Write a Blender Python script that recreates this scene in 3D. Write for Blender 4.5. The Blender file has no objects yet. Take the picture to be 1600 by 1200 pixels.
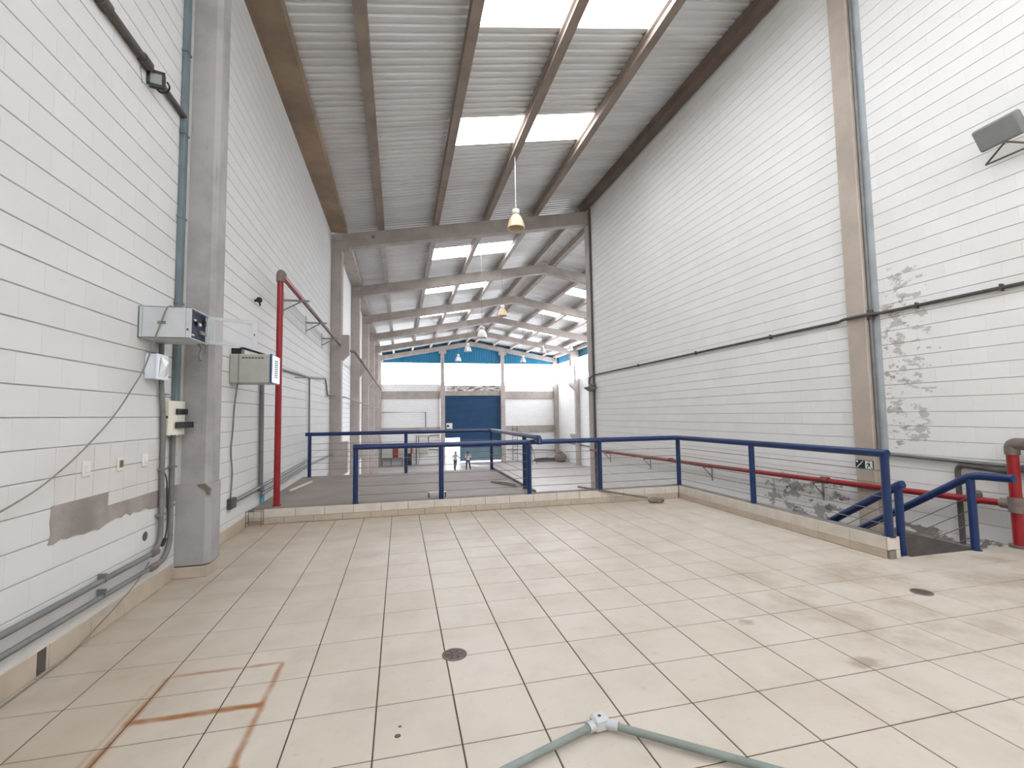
import bpy, math, random
from mathutils import Vector, Matrix
random.seed(7)
R = math.radians
S = bpy.context.scene
C = S.collection

# ------------------------------------------------------------------ camera
YAW, PITCH, ROLL, FPX, CAMZ = R(13.52), R(3.768), R(-0.88), 729.0, 1.70
cy, sy, cp, sp = math.cos(YAW), math.sin(YAW), math.cos(PITCH), math.sin(PITCH)
fwd = Vector((sy * cp, cy * cp, sp)); rgt = Vector((cy, -sy, 0)); upv = rgt.cross(fwd)
c_, s_ = math.cos(ROLL), math.sin(ROLL)
rgt, upv = c_ * rgt + s_ * upv, -s_ * rgt + c_ * upv
cam_data = bpy.data.cameras.new('camera')
cam_data.sensor_fit = 'HORIZONTAL'; cam_data.sensor_width = 36.0
cam_data.lens = FPX / 1600 * 36.0
cam_data.clip_start = 0.05; cam_data.clip_end = 300
cam = bpy.data.objects.new('camera', cam_data); C.objects.link(cam)
cam.matrix_world = Matrix(((rgt.x, upv.x, -fwd.x, 0), (rgt.y, upv.y, -fwd.y, 0), (rgt.z, upv.z, -fwd.z, CAMZ), (0, 0, 0, 1)))
S.camera = cam

def px(p):
    v = Vector(p) - Vector((0, 0, CAMZ))
    d = v.dot(fwd)
    if d < 0.3: return None
    return 800 + FPX * v.dot(rgt) / d, 600 - FPX * v.dot(upv) / d, d

# ------------------------------------------------------------------ world, sun, exposure
W = bpy.data.worlds.new('sky'); S.world = W; W.use_nodes = True
bg = W.node_tree.nodes['Background']
bg.inputs['Color'].default_value = (0.86, 0.94, 1.0, 1); bg.inputs['Strength'].default_value = 4.5
sun_data = bpy.data.lights.new('sun', 'SUN'); sun_data.energy = 9.0; sun_data.angle = R(1.0); sun_data.color = (1, .96, .9)
sun = bpy.data.objects.new('sun', sun_data); C.objects.link(sun)
sun.rotation_euler = Vector((0.42, -0.75, -0.42)).to_track_quat('-Z', 'Y').to_euler()
SKY_L = 9.5        # brightness of the day-lit translucent roof sheets
BAND_L = 9.0       # brightness of the day-lit translucent gable bands
S.view_settings.view_transform = 'Standard'; S.view_settings.look = 'None'
S.view_settings.exposure = 0.1; S.view_settings.gamma = 1.0
S.view_settings.use_curve_mapping = False
S.cycles.use_denoising = True
S.cycles.max_bounces = 6; S.cycles.diffuse_bounces = 4; S.cycles.glossy_bounces = 2; S.cycles.transparent_max_bounces = 4
S.cycles.use_light_tree = False
S.cycles.use_adaptive_sampling = True; S.cycles.adaptive_threshold = 0.03

# ------------------------------------------------------------------ mesh helper
class MB:
    def __init__(s): s.v = []; s.f = []; s.sm = []
    def _add(s, vs, fs, smooth=False):
        o = len(s.v); s.v += [tuple(v) for v in vs]
        s.f += [tuple(i + o for i in f) for f in fs]; s.sm += [smooth] * len(fs); return s
    def box(s, x0, x1, y0, y1, z0, z1, bev=0.0):
        if x0 > x1: x0, x1 = x1, x0
        if y0 > y1: y0, y1 = y1, y0
        if z0 > z1: z0, z1 = z1, z0
        return s.obox(((x0 + x1) / 2, (y0 + y1) / 2, (z0 + z1) / 2), (x1 - x0, y1 - y0, z1 - z0), None, bev)
    def obox(s, c, size, rot=None, bev=0.0):
        hx, hy, hz = size[0] / 2, size[1] / 2, size[2] / 2
        b = min(bev, hx * .9, hy * .9, hz * .9)
        if b <= 0:
            vs = [(x, y, z) for x in (-hx, hx) for y in (-hy, hy) for z in (-hz, hz)]
            fs = [(0, 1, 3, 2), (4, 6, 7, 5), (0, 4, 5, 1), (2, 3, 7, 6), (0, 2, 6, 4), (1, 5, 7, 3)]
        else:
            vs = []; idx = {}
            for a in (-1, 1):
                for d in (-1, 1):
                    for e in (-1, 1):
                        idx[a, d, e] = len(vs)
                        vs += [(a * hx, d * (hy - b), e * (hz - b)), (a * (hx - b), d * hy, e * (hz - b)), (a * (hx - b), d * (hy - b), e * hz)]
            fs = []
            I = lambda a, d, e, k: idx[a, d, e] + k
            for a in (-1, 1):
                q = [I(a, -1, -1, 0), I(a, 1, -1, 0), I(a, 1, 1, 0), I(a, -1, 1, 0)]; fs.append(q if a > 0 else q[::-1])
                q = [I(-1, a, -1, 1), I(-1, a, 1, 1), I(1, a, 1, 1), I(1, a, -1, 1)]; fs.append(q if a > 0 else q[::-1])
                q = [I(-1, -1, a, 2), I(1, -1, a, 2), I(1, 1, a, 2), I(-1, 1, a, 2)]; fs.append(q if a > 0 else q[::-1])
            for d in (-1, 1):
                for e in (-1, 1):
                    q = [I(-1, d, e, 1), I(1, d, e, 1), I(1, d, e, 2), I(-1, d, e, 2)]; fs.append(q if d * e > 0 else q[::-1])
                    q = [I(d, -1, e, 2), I(d, 1, e, 2), I(d, 1, e, 0), I(d, -1, e, 0)]; fs.append(q[::-1] if d * e > 0 else q)
                    q = [I(d, e, -1, 0), I(d, e, 1, 0), I(d, e, 1, 1), I(d, e, -1, 1)]; fs.append(q[::-1] if d * e > 0 else q)
            for a in (-1, 1):
                for d in (-1, 1):
                    for e in (-1, 1):
                        q = [I(a, d, e, 0), I(a, d, e, 1), I(a, d, e, 2)]; fs.append(q if a * d * e > 0 else q[::-1])
        if rot is not None: vs = [rot @ Vector(v) for v in vs]
        return s._add([(v[0] + c[0], v[1] + c[1], v[2] + c[2]) for v in vs], fs)
    def tube(s, pts, r, n=12, caps=True, r2=None):
        pts = [Vector(p) for p in pts]; m = len(pts)
        rings = []; nrm = None
        for i, p in enumerate(pts):
            if i == 0: t = pts[1] - pts[0]
            elif i == m - 1: t = pts[-1] - pts[-2]
            else: t = (pts[i + 1] - p).normalized() + (p - pts[i - 1]).normalized()
            t.normalize()
            if nrm is None:
                a = Vector((0, 0, 1)) if abs(t.z) < .9 else Vector((1, 0, 0))
                nrm = (a - t * a.dot(t)).normalized()
            else: nrm = (nrm - t * nrm.dot(t)).normalized()
            b = t.cross(nrm)
            k = 1.0
            if 0 < i < m - 1:
                k = 1 / max(.35, math.cos((pts[i + 1] - p).angle(p - pts[i - 1]) / 2)) if False else 1.0
            rr = r if r2 is None else r + (r2 - r) * i / (m - 1)
            rings.append([p + (nrm * math.cos(2 * math.pi * j / n) + b * math.sin(2 * math.pi * j / n)) * rr * k for j in range(n)])
        vs = [v for ring in rings for v in ring]
        fs = [(i * n + j, i * n + (j + 1) % n, (i + 1) * n + (j + 1) % n, (i + 1) * n + j) for i in range(m - 1) for j in range(n)]
        s._add(vs, fs, True)
        if caps:
            s._add(rings[0], [tuple(range(n))[::-1]]); s._add(rings[-1], [tuple(range(n))])
        return s
    def cyl(s, p0, p1, r, n=14, r2=None): return s.tube([p0, p1], r, n, True, r2)
    def lathe(s, c, prof, n=28):
        vs = [(c[0] + r * math.cos(2 * math.pi * j / n), c[1] + r * math.sin(2 * math.pi * j / n), c[2] + z) for r, z in prof for j in range(n)]
        fs = [(i * n + j, i * n + (j + 1) % n, (i + 1) * n + (j + 1) % n, (i + 1) * n + j) for i in range(len(prof) - 1) for j in range(n)]
        return s._add(vs, fs, True)
    def prism(s, poly, axis, a, b):
        """poly: 2-D outline in the other two axes, extruded along axis from a to b"""
        def P(u, w, t): return {0: (t, u, w), 1: (u, t, w), 2: (u, w, t)}[axis]
        n = len(poly)
        vs = [P(u, w, a) for u, w in poly] + [P(u, w, b) for u, w in poly]
        fs = [tuple(range(n)), tuple(range(n, 2 * n))[::-1]] + [(i, (i + 1) % n + 0, (i + 1) % n + n, i + n) for i in range(n)]
        return s._add(vs, fs)
    def sphere(s, c, r, n=12, sc=(1, 1, 1)):
        prof = [(max(1e-4, r * math.sin(math.pi * i / 8)), -r * math.cos(math.pi * i / 8)) for i in range(9)]
        vs = [(c[0] + a * sc[0] * math.cos(2 * math.pi * j / n), c[1] + a * sc[1] * math.sin(2 * math.pi * j / n), c[2] + z * sc[2]) for a, z in prof for j in range(n)]
        fs = [(i * n + j, i * n + (j + 1) % n, (i + 1) * n + (j + 1) % n, (i + 1) * n + j) for i in range(8) for j in range(n)]
        return s._add(vs, fs, True)
    def mesh(s, name, off=(0, 0, 0)):
        me = bpy.data.meshes.new(name)
        me.from_pydata([(v[0] - off[0], v[1] - off[1], v[2] - off[2]) for v in s.v], [], s.f)
        me.polygons.foreach_set('use_smooth', s.sm); me.update()
        return me

def rounded(pts, rad=.12, k=5):
    pts = [Vector(p) for p in pts]; out = [pts[0]]
    for i in range(1, len(pts) - 1):
        a, b, d = pts[i - 1], pts[i], pts[i + 1]
        u = (a - b); w = (d - b); r = min(rad, u.length * .45, w.length * .45)
        p0 = b + u.normalized() * r; p1 = b + w.normalized() * r
        for j in range(k + 1):
            t = j / k; out.append(p0 * (1 - t) ** 2 + b * 2 * t * (1 - t) + p1 * t * t)
    out.append(pts[-1]); return out

def link(name, me, mat, parent=None, loc=(0, 0, 0)):
    o = bpy.data.objects.new(name, me); C.objects.link(o); o.location = loc
    if mat is not None and not me.materials: me.materials.append(mat)
    if parent is not None: o.parent = parent
    return o
ORG = {}
def thing(name, label, cat, loc=(0, 0, 0), group=None):
    o = bpy.data.objects.new(name, None); C.objects.link(o); o.location = loc; o.empty_display_size = .1
    o['label'] = label; o['category'] = cat
    if group: o['group'] = group
    ORG[o.name] = Vector(loc); return o
def part(name, mb, mat, parent, label=None):
    """mesh in world coordinates, made a child of parent"""
    off = ORG[parent.name]
    o = link(name, mb.mesh(name, off), mat, parent)
    ORG[o.name] = off
    if label: o['label'] = label
    return o
def solo(name, mb, mat, label, cat, loc=(0, 0, 0), group=None):
    o = link(name, mb.mesh(name, loc), mat, None, loc); ORG[o.name] = Vector(loc)
    o['label'] = label; o['category'] = cat
    if group: o['group'] = group
    return o
def struct(name, mb, mat, label=None):
    o = link(name, mb.mesh(name), mat); o['kind'] = 'structure'; ORG[o.name] = Vector((0, 0, 0))
    if label: o['label'] = label
    return o

# ------------------------------------------------------------------ materials
def srgb(r, g, b):
    f = lambda c: (c / 255 / 12.92) if c / 255 <= .04045 else ((c / 255 + .055) / 1.055) ** 2.4
    return (f(r), f(g), f(b), 1)
class NT:
    def __init__(s, name):
        s.m = bpy.data.materials.new(name); s.m.use_nodes = True; s.t = s.m.node_tree
        s.b = s.t.nodes['Principled BSDF']
    def n(s, ty, **kw):
        nd = s.t.nodes.new(ty)
        for k, v in kw.items(): setattr(nd, k, v)
        return nd
    def put(s, sock, v):
        if hasattr(v, 'links') or isinstance(v, bpy.types.NodeSocket): s.t.links.new(v, sock)
        else: sock.default_value = v
    def math(s, op, a, b=0.0, c=None, clamp=False):
        nd = s.n('ShaderNodeMath', operation=op, use_clamp=clamp)
        s.put(nd.inputs[0], a); s.put(nd.inputs[1], b)
        if c is not None: s.put(nd.inputs[2], c)
        return nd.outputs[0]
    def mix(s, fac, a, b, mode='MIX'):
        nd = s.n('ShaderNodeMix', data_type='RGBA', blend_type=mode)
        s.put(nd.inputs[0], fac); s.put(nd.inputs[6], a); s.put(nd.inputs[7], b); return nd.outputs[2]
    def pos(s):
        if not hasattr(s, '_p'): s._p = s.n('ShaderNodeNewGeometry')
        return s._p.outputs['Position']
    def island(s): s.pos(); return s._p.outputs['Random Per Island']
    def xyz(s):
        if not hasattr(s, '_x'):
            s._x = s.n('ShaderNodeSeparateXYZ'); s.t.links.new(s.pos(), s._x.inputs[0])
        return s._x.outputs
    def noise(s, scale, detail=3, rough=.55, vec=None, col=False, stretch=None):
        nd = s.n('ShaderNodeTexNoise'); nd.inputs['Scale'].default_value = scale
        nd.inputs['Detail'].default_value = detail; nd.inputs['Roughness'].default_value = rough
        v = vec if vec is not None else s.pos()
        if stretch:
            mp = s.n('ShaderNodeMapping'); mp.inputs['Scale'].default_value = stretch; s.t.links.new(v, mp.inputs[0]); v = mp.outputs[0]
        s.t.links.new(v, nd.inputs['Vector']); return nd.outputs['Color' if col else 'Fac']
    def ramp(s, v, lo, hi, a=0.0, b=1.0):
        nd = s.n('ShaderNodeMapRange', interpolation_type='SMOOTHSTEP')
        s.put(nd.inputs[0], v)
        for i, q in zip((1, 2, 3, 4), (lo, hi, a, b)): nd.inputs[i].default_value = q
        return nd.outputs[0]
    def bandm(s, v, a, b, soft): return s.math('MULTIPLY', s.ramp(v, a - soft, a + soft), s.ramp(v, b - soft, b + soft, 1, 0))
    def rect(s, u, v, u0, u1, v0, v1, soft=.1): return s.math('MULTIPLY', s.bandm(u, u0, u1, soft), s.bandm(v, v0, v1, soft))
    def bump(s, h, dist=.002, strength=.5):
        nd = s.n('ShaderNodeBump'); nd.inputs['Strength'].default_value = strength; nd.inputs['Distance'].default_value = dist
        s.put(nd.inputs['Height'], h); s.t.links.new(nd.outputs[0], s.b.inputs['Normal'])
    def done(s, col, rough=.6, metal=0.0, spec=.5):
        s.put(s.b.inputs['Base Color'], col); s.put(s.b.inputs['Roughness'], rough)
        s.b.inputs['Metallic'].default_value = metal; s.b.inputs['Specular IOR Level'].default_value = spec
        return s.m
def plain(name, rgb, rough=.6, metal=0.0, var=.12, scale=6.0, bump=0.0, spec=.5):
    t = NT(name); c = srgb(*rgb); d = tuple(x * (1 - var * 1.6) for x in c[:3]) + (1,)
    f = t.ramp(t.noise(scale, 5), .35, .7)
    if bump: t.bump(t.noise(scale * 9, 4), .003, bump)
    return t.done(t.mix(f, c, d), rough, metal, spec)
def emit(name, col, strength):
    t = NT(name); t.b.inputs['Base Color'].default_value = (.8, .8, .8, 1)
    t.b.inputs['Emission Color'].default_value = col; t.b.inputs['Emission Strength'].default_value = strength
    t.b.inputs['Roughness'].default_value = .6
    return t.m

M = {}
def block_mat(name, rgb, peel=()):
    t = NT(name); base = srgb(*rgb)
    oi = t.n('ShaderNodeObjectInfo')
    r = t.math('ADD', t.math('MULTIPLY', oi.outputs['Random'], .5), t.math('MULTIPLY', t.island(), .5))
    dark = tuple(x * .93 for x in base[:3]) + (1,)
    col = t.mix(r, base, dark)
    col = t.mix(t.ramp(t.noise(.7, 5), .45, .75, 0, .35), col, tuple(x * y for x, y in zip(base[:3], (.9, .88, .85))) + (1,))
    col = t.mix(t.ramp(t.noise(9, 5), .55, .8, 0, .3), col, tuple(x * .86 for x in base[:3]) + (1,))
    x, y, z = t.xyz()
    # grime rising from the foot of the wall
    for (y0, y1, z0, z1, soft, thr, sc, st, rgbp) in peel:
        m = t.rect(y, z, y0, y1, z0, z1, soft)
        nz = t.noise(sc, 4, .62, stretch=st)
        fac = t.ramp(t.math('ADD', nz, t.math('MULTIPLY', t.math('SUBTRACT', m, 1.0), .5)), thr, thr + .055)
        col = t.mix(fac, col, srgb(*rgbp))
    t.bump(t.noise(60, 1), .002, .3)
    return t.done(col, .62, 0, .3)
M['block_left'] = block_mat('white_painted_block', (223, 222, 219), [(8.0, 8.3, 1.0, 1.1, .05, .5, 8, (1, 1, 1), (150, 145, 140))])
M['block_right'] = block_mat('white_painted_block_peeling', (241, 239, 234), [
    (4.85, 5.95, 0.9, 4.2, .42, .52, 4.6, (1, 1, 2.0), (196, 192, 186)),
    (5.2, 5.95, 0.9, 3.9, .3, .57, 6.5, (1, 1, 2.0), (172, 168, 162)),
    (6.35, 8.6, -.75, .62, .3, .50, 3.6, (1, 1, 1.7), (172, 167, 160)),
    (6.35, 8.3, -.6, .5, .3, .58, 5.0, (1, 1, 1.7), (132, 125, 118)),
    (4.3, 6.1, -.9, .15, .25, .5, 3.0, (1, 1, 1.5), (150, 140, 130))])
M['mortar'] = plain('painted_mortar', (184, 180, 174), .8, bump=.4)
M['plaster'] = plain('white_plaster', (226, 222, 216), .7, var=.06, bump=.2)

def far_block(name, rgb):
    t = NT(name); base = srgb(*rgb); x, y, z = t.xyz()
    cm = t.n('ShaderNodeCombineXYZ'); t.put(cm.inputs[0], t.math('ADD', x, y)); t.put(cm.inputs[1], z)
    br = t.n('ShaderNodeTexBrick'); t.t.links.new(cm.outputs[0], br.inputs['Vector'])
    br.inputs['Scale'].default_value = 1.0; br.inputs['Brick Width'].default_value = .42; br.inputs['Row Height'].default_value = .21
    br.inputs['Mortar Size'].default_value = .009; br.inputs['Color1'].default_value = base
    br.inputs['Color2'].default_value = tuple(q * .95 for q in base[:3]) + (1,); br.inputs['Mortar'].default_value = tuple(q * .62 for q in base[:3]) + (1,)
    col = t.mix(t.ramp(t.noise(.5, 5), .5, .8, 0, .3), br.outputs['Color'], tuple(q * .8 for q in base[:3]) + (1,))
    return t.done(col, .65, 0, .3)
M['far_block'] = far_block('white_block_far', (243, 242, 240))

def concrete(name, rgb, sc=2.5, var=.16, rough=.75, streak=False):
    t = NT(name); c = srgb(*rgb); d = tuple(x * (1 - var * 1.7) for x in c[:3]) + (1,)
    col = t.mix(t.ramp(t.noise(sc, 6, .6), .35, .7), c, d)
    col = t.mix(t.ramp(t.noise(sc * 12, 3), .62, .75, 0, .35), col, tuple(x * .7 for x in c[:3]) + (1,))
    if streak:
        col = t.mix(t.ramp(t.noise(3.0, 5, .6, stretch=(9, 9, .6)), .63, .72, 0, .6), col, tuple(x * .55 for x in c[:3]) + (1,))
    t.bump(t.noise(40, 2), .004, .4)
    return t.done(col, rough, 0, .3)
M['col_grey'] = concrete('grey_concrete', (176, 171, 168), 1.8, streak=True)
M['col_beige'] = concrete('beige_concrete', (190, 176, 162), 1.6, .10)
M['beam'] = concrete('roof_beam_concrete', (176, 166, 158), 1.2, .13)
M['purlin_shaded'] = concrete('shaded_brown_concrete', (122, 106, 94), 1, .15)  # brown concrete with the shade on the ridge purlin painted into its colour
M['purlin_near'] = concrete('brownish_concrete', (150, 135, 123), 1.2, .16)
M['gutter'] = concrete('stained_gutter_concrete', (166, 144, 122), .9, .2)
M['cement'] = concrete('bare_cement', (138, 128, 121), 3.5, .16)
M['cement_patch'] = concrete('cement_behind_lost_tiles', (168, 158, 152), 2.2, .2)
M['jacket'] = concrete('grey_plaster_jacket', (172, 168, 166), 2, .1)
M['col_hall'] = concrete('grey_brown_concrete', (184, 174, 167), 1.4, .1)
M['joint'] = plain('pale_grey_joint_filler', (188, 193, 195), .7, var=.12, scale=2)
M['deck'] = concrete('brown_grey_deck_concrete', (150, 138, 130), 1.1, .12, .6)
M['hall_floor'] = concrete('hall_floor_concrete', (172, 164, 160), .6, .12, .38)
M['stair'] = concrete('stair_concrete', (150, 140, 130), 2, .14)

def tile_floor():
    t = NT('beige_floor_tile'); base = srgb(204, 194, 180); x, y, z = t.xyz()
    oi = t.n('ShaderNodeObjectInfo')
    r = t.math('ADD', t.math('MULTIPLY', oi.outputs['Random'], .5), t.math('MULTIPLY', t.island(), .5))
    col = t.mix(r, base, srgb(196, 184, 168))
    col = t.mix(t.ramp(t.noise(2.2, 6, .6), .4, .75, 0, .55), col, srgb(180, 167, 150))
    col = t.mix(t.ramp(t.noise(14, 4, .6), .58, .78, 0, .4), col, srgb(168, 155, 137))
    # worn, dirty way towards the stairs and along the left wall
    d1 = t.rect(x, y, 3.1, 9.0, 1.2, 4.6, .7)
    col = t.mix(t.math('MULTIPLY', d1, t.ramp(t.noise(1.6, 6, .65), .42, .72, 0, .75)), col, srgb(150, 134, 112))
    d2 = t.rect(x, y, -3.0, -1.35, 1.0, 9.0, .5)
    col = t.mix(t.math('MULTIPLY', d2, t.ramp(t.noise(1.1, 5), .25, .7, .25, .6)), col, srgb(160, 145, 124))
    d3 = t.rect(x, y, -3.0, 6.0, 7.3, 9.0, .7)
    col = t.mix(t.math('MULTIPLY', d3, .4), col, srgb(178, 160, 136))
    # two dark scuffs
    for (cx, cyy, rr) in ((2.72, 3.36, .10), (3.05, 2.62, .16)):
        dd = t.math('ADD', t.math('POWER', t.math('SUBTRACT', x, cx), 2.0), t.math('POWER', t.math('MULTIPLY', t.math('SUBTRACT', y, cyy), 1.5), 2.0))
        dd = t.math('ADD', t.math('SQRT', dd), t.math('MULTIPLY', t.math('SUBTRACT', t.noise(9, 4), .5), .22))
        col = t.mix(t.ramp(dd, rr * .3, rr, .55, 0), col, srgb(120, 104, 82))
    # rust outline left by a machine stand
    wob = t.math('MULTIPLY', t.math('SUBTRACT', t.noise(7, 3), .5), .03)
    xx = t.math('ADD', x, wob); yy = t.math('ADD', y, wob)
    for (x0, x1, y0, y1, k) in ((-1.47, -.80, 3.645, 3.675, .8), (-.815, -.78, 2.3, 3.66, .8), (-1.50, -.79, 3.15, 3.20, 1.0),
                                (-1.505, -1.465, 2.1, 3.66, .85), (-1.55, -1.53, 2.4, 3.6, .4), (-1.02, -.77, 2.60, 2.66, .95)):
        m = t.rect(xx, yy, x0, x1, y0, y1, .016)
        col = t.mix(t.math('MULTIPLY', m, t.ramp(t.noise(5, 4), .3, .6, k * .55, k)), col, srgb(150, 96, 50))
    # two holes worn into the glaze
    rough = t.ramp(t.noise(3, 5), .3, .7, .34, .55)
    return t.done(col, rough, 0, .45)
M['tile'] = tile_floor()
M['grout'] = plain('dark_grout', (92, 74, 58), .9, var=.2, scale=2)
M['grout2'] = plain('grey_brown_grout', (140, 126, 112), .9)
M['curb_tile'] = plain('curb_tile', (218, 208, 195), .45, var=.08, scale=5)
M['skirt_tile'] = plain('skirting_tile', (198, 183, 164), .5, var=.1, scale=4)
M['wall_tile'] = plain('glazed_wall_tile', (222, 217, 213), .3, var=.04, scale=3)

def sheet():
    t = NT('galvanised_roof_sheet')
    c = t.mix(t.ramp(t.noise(.8, 5, .6, stretch=(.4, 2, 1)), .35, .7), srgb(220, 220, 218), srgb(206, 204, 200))
    return t.done(c, .36, .22, .5)
M['sheet'] = sheet()
M['sky_sheet'] = emit('daylit_translucent_sheet', (.93, .985, 1.06, 1), SKY_L)
M['band'] = emit('daylit_gable_sheet', (.94, .98, 1.06, 1), BAND_L)
M['teal'] = plain('teal_cladding', (20, 120, 160), .5, var=.1, scale=1)
M['blue'] = plain('blue_gloss_paint', (24, 50, 98), .32, var=.12, scale=8)
M['red'] = plain('red_gloss_paint', (154, 28, 34), .38, var=.1, scale=8)
M['red_old'] = plain('faded_red_paint', (140, 62, 52), .5, var=.2, scale=8)
M['shutter'] = plain('blue_shutter_paint', (32, 72, 110), .45, var=.1, scale=1)
M['shutter_low'] = plain('grey_blue_shutter_paint', (112, 136, 148), .45, var=.1, scale=1)
M['steel'] = plain('galvanised_steel', (150, 148, 146), .42, .6, var=.12)
M['zinc_pipe'] = plain('grey_conduit_paint', (128, 128, 126), .5, .2, var=.12)
M['teal_pipe'] = plain('teal_grey_trunking', (112, 126, 130), .5, var=.14, scale=3)
M['dark_pipe'] = plain('dirty_dark_conduit', (92, 84, 80), .65, var=.2)
M['green_pipe'] = plain('pale_green_conduit', (134, 142, 134), .5, var=.1)
M['fitting'] = plain('brown_grey_fitting', (130, 116, 108), .6, .2, var=.2)
M['black'] = plain('black_plastic', (32, 30, 32), .5)
M['navy'] = plain('navy_interior', (22, 34, 66), .55, var=.2)
M['cab'] = plain('grey_enamel', (196, 198, 198), .4, var=.05)
M['cab2'] = plain('beige_grey_enamel', (178, 178, 168), .45, var=.06)
M['white_p'] = plain('white_plastic', (232, 230, 226), .35, var=.03)
M['film'] = plain('shiny_white_film', (240, 244, 250), .12, var=.02)
M['ivory'] = plain('ivory_plastic', (226, 220, 204), .45, var=.04)
M['white_b'] = plain('cool_white_plastic', (224, 230, 236), .3, var=.03)
M['lamp_cream'] = plain('aged_cream_reflector', (226, 204, 166), .45, var=.1)
M['lamp_white'] = plain('white_ballast', (234, 230, 222), .4, var=.04)
M['lamp_alu'] = plain('spun_aluminium', (214, 214, 214), .35, .3, var=.06)
M['cable'] = plain('grey_cable', (134, 128, 120), .7)
M['grate'] = plain('dark_drain_cover', (112, 96, 88), .6, .2, var=.2, scale=30)
M['sign_green'] = plain('dark_green_sign', (22, 48, 44), .5, var=.05)
M['sign_white'] = plain('sign_white', (232, 238, 230), .6, var=.02)
M['ledge_blue'] = plain('cyan_plastic', (52, 150, 178), .5)
M['floodbody'] = plain('weathered_grey_metal', (138, 138, 132), .5, .3, var=.2, scale=4)
M['rag'] = plain('dirty_bundle', (140, 130, 120), .9, var=.25)
M['skin'] = plain('skin', (150, 110, 90), .6); M['hair'] = plain('dark_hair', (30, 26, 26), .7)
M['shirt_w'] = plain('pale_shirt', (206, 206, 210), .8); M['shirt_g'] = plain('grey_shirt', (196, 196, 204), .8)
M['jeans'] = plain('dark_jeans', (44, 58, 88), .85); M['trousers'] = plain('grey_trousers', (96, 96, 92), .85)
def glass(name, rgb, alpha):
    t = NT(name); t.b.inputs['Alpha'].default_value = alpha
    return t.done(srgb(*rgb), .12)
M['acrylic'] = glass('clear_acrylic', (214, 214, 214), .28)
M['lamp_glass'] = plain('frosted_lamp_glass', (150, 152, 150), .25, var=.05)

# ------------------------------------------------------------------ dimensions
XL, XR, XK, XF = -2.37, 7.45, 7.75, 17.87       # left wall, near right wall, ridge, far right wall
YB, YM, YE = -5.0, 17.4, 51.9                   # behind the camera, mouth of the tall hall, end wall
ZH = -3.47                                      # floor of the hall
SL = .178                                       # roof slope
def raf(x): return 8.17 + SL * ((x - XL) if x <= XK else (2 * XK - x - XL))   # top of rafters = foot of purlins
def sheet_z(x): return raf(x) + .30

# ------------------------------------------------------------------ tiled floor
floor = struct('floor', MB().box(XL - .1, 5.40, YB, 8.36, -.25, -.004).box(5.40, XR + .05, YB, 4.27, -.25, -.004), M['grout'], 'beige ceramic tiled floor of the raised area')
def pieces(parent, name, cells, mesh_of, mat, nmax=300, corner=None):
    """cells: list of (centre, key); the nmax that show largest become objects, the rest one joined part"""
    seen = []; rest = []
    for cc, key in cells:
        q = px(cc)
        if q and -20 < q[0] < 1620 and -20 < q[1] < 1220: seen.append((q[2], cc, key))
        else: rest.append((cc, key))
    seen.sort(key=lambda a: a[0])
    rest += [(a[1], a[2]) for a in seen[nmax:]]
    cache = {}
    for _, cc, key in seen[:nmax]:
        if key not in cache:
            me = mesh_of(key).mesh(name); me.materials.append(mat); cache[key] = me
        link(name, cache[key], mat, parent, cc)
    if rest:
        mb = MB(); tmpl = {}
        for cc, key in rest:
            if key not in tmpl: tmpl[key] = mesh_of(key)
            g = tmpl[key]; mb._add([(v[0] + cc[0], v[1] + cc[1], v[2] + cc[2]) for v in g.v], g.f)
        o = link(name + 's_beyond', mb.mesh(name), mat, parent); o['kind'] = 'stuff'
def slab_top(w, d, h, ch=.0035):
    a, b = w / 2, d / 2
    vs = [(-a, -b, -h), (a, -b, -h), (a, b, -h), (-a, b, -h), (-a, -b, -ch), (a, -b, -ch), (a, b, -ch), (-a, b, -ch),
          (-a + ch, -b + ch, 0), (a - ch, -b + ch, 0), (a - ch, b - ch, 0), (-a + ch, b - ch, 0)]
    fs = [(8, 9, 10, 11)]
    for i in range(4):
        j = (i + 1) % 4; fs += [(i, j, j + 4, i + 4), (i + 4, j + 4, j + 8, i + 8)]
    return MB()._add(vs, fs)
TX, TY, X0, Y0, GX, GY = .4503, .4452, .316, 2.533, .0085, .008
cells = []
def clipcell(a, b, c, d, x0, x1, y0, y1):
    a, b, c, d = max(a, x0), min(b, x1), max(c, y0), min(d, y1)
    return (a, b, c, d) if b - a > .03 and d - c > .03 else None
for i in range(-7, 18):
    for j in range(-9, 15):
        a, b = X0 + i * TX + GX / 2, X0 + (i + 1) * TX - GX / 2
        c, d = Y0 + j * TY + GY / 2, Y0 + (j + 1) * TY - GY / 2
        xm = 5.385 if c > 4.0 else XR
        r_ = clipcell(a, b, c, d, XL + .005, xm if not (c < 4.27 < d) else xm, -1.2, 8.365)
        if c < 4.27 and d > 4.0 and a > 5.3: r_ = clipcell(a, b, c, d, 5.385 if c > 4.2 else XL, XR, -1.2, 4.27)
        if r_:
            a, b, c, d = r_
            cells.append((((a + b) / 2, (c + d) / 2, 0.0), (round(b - a, 3), round(d - c, 3))))
pieces(floor, 'floor_tile', cells, lambda k: slab_top(k[0], k[1], .006, .0025), M['tile'])
struct('floor_behind', MB().box(XL, XR, YB, -1.21, -.006, 0), M['tile'], 'beige tiled floor')

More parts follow.
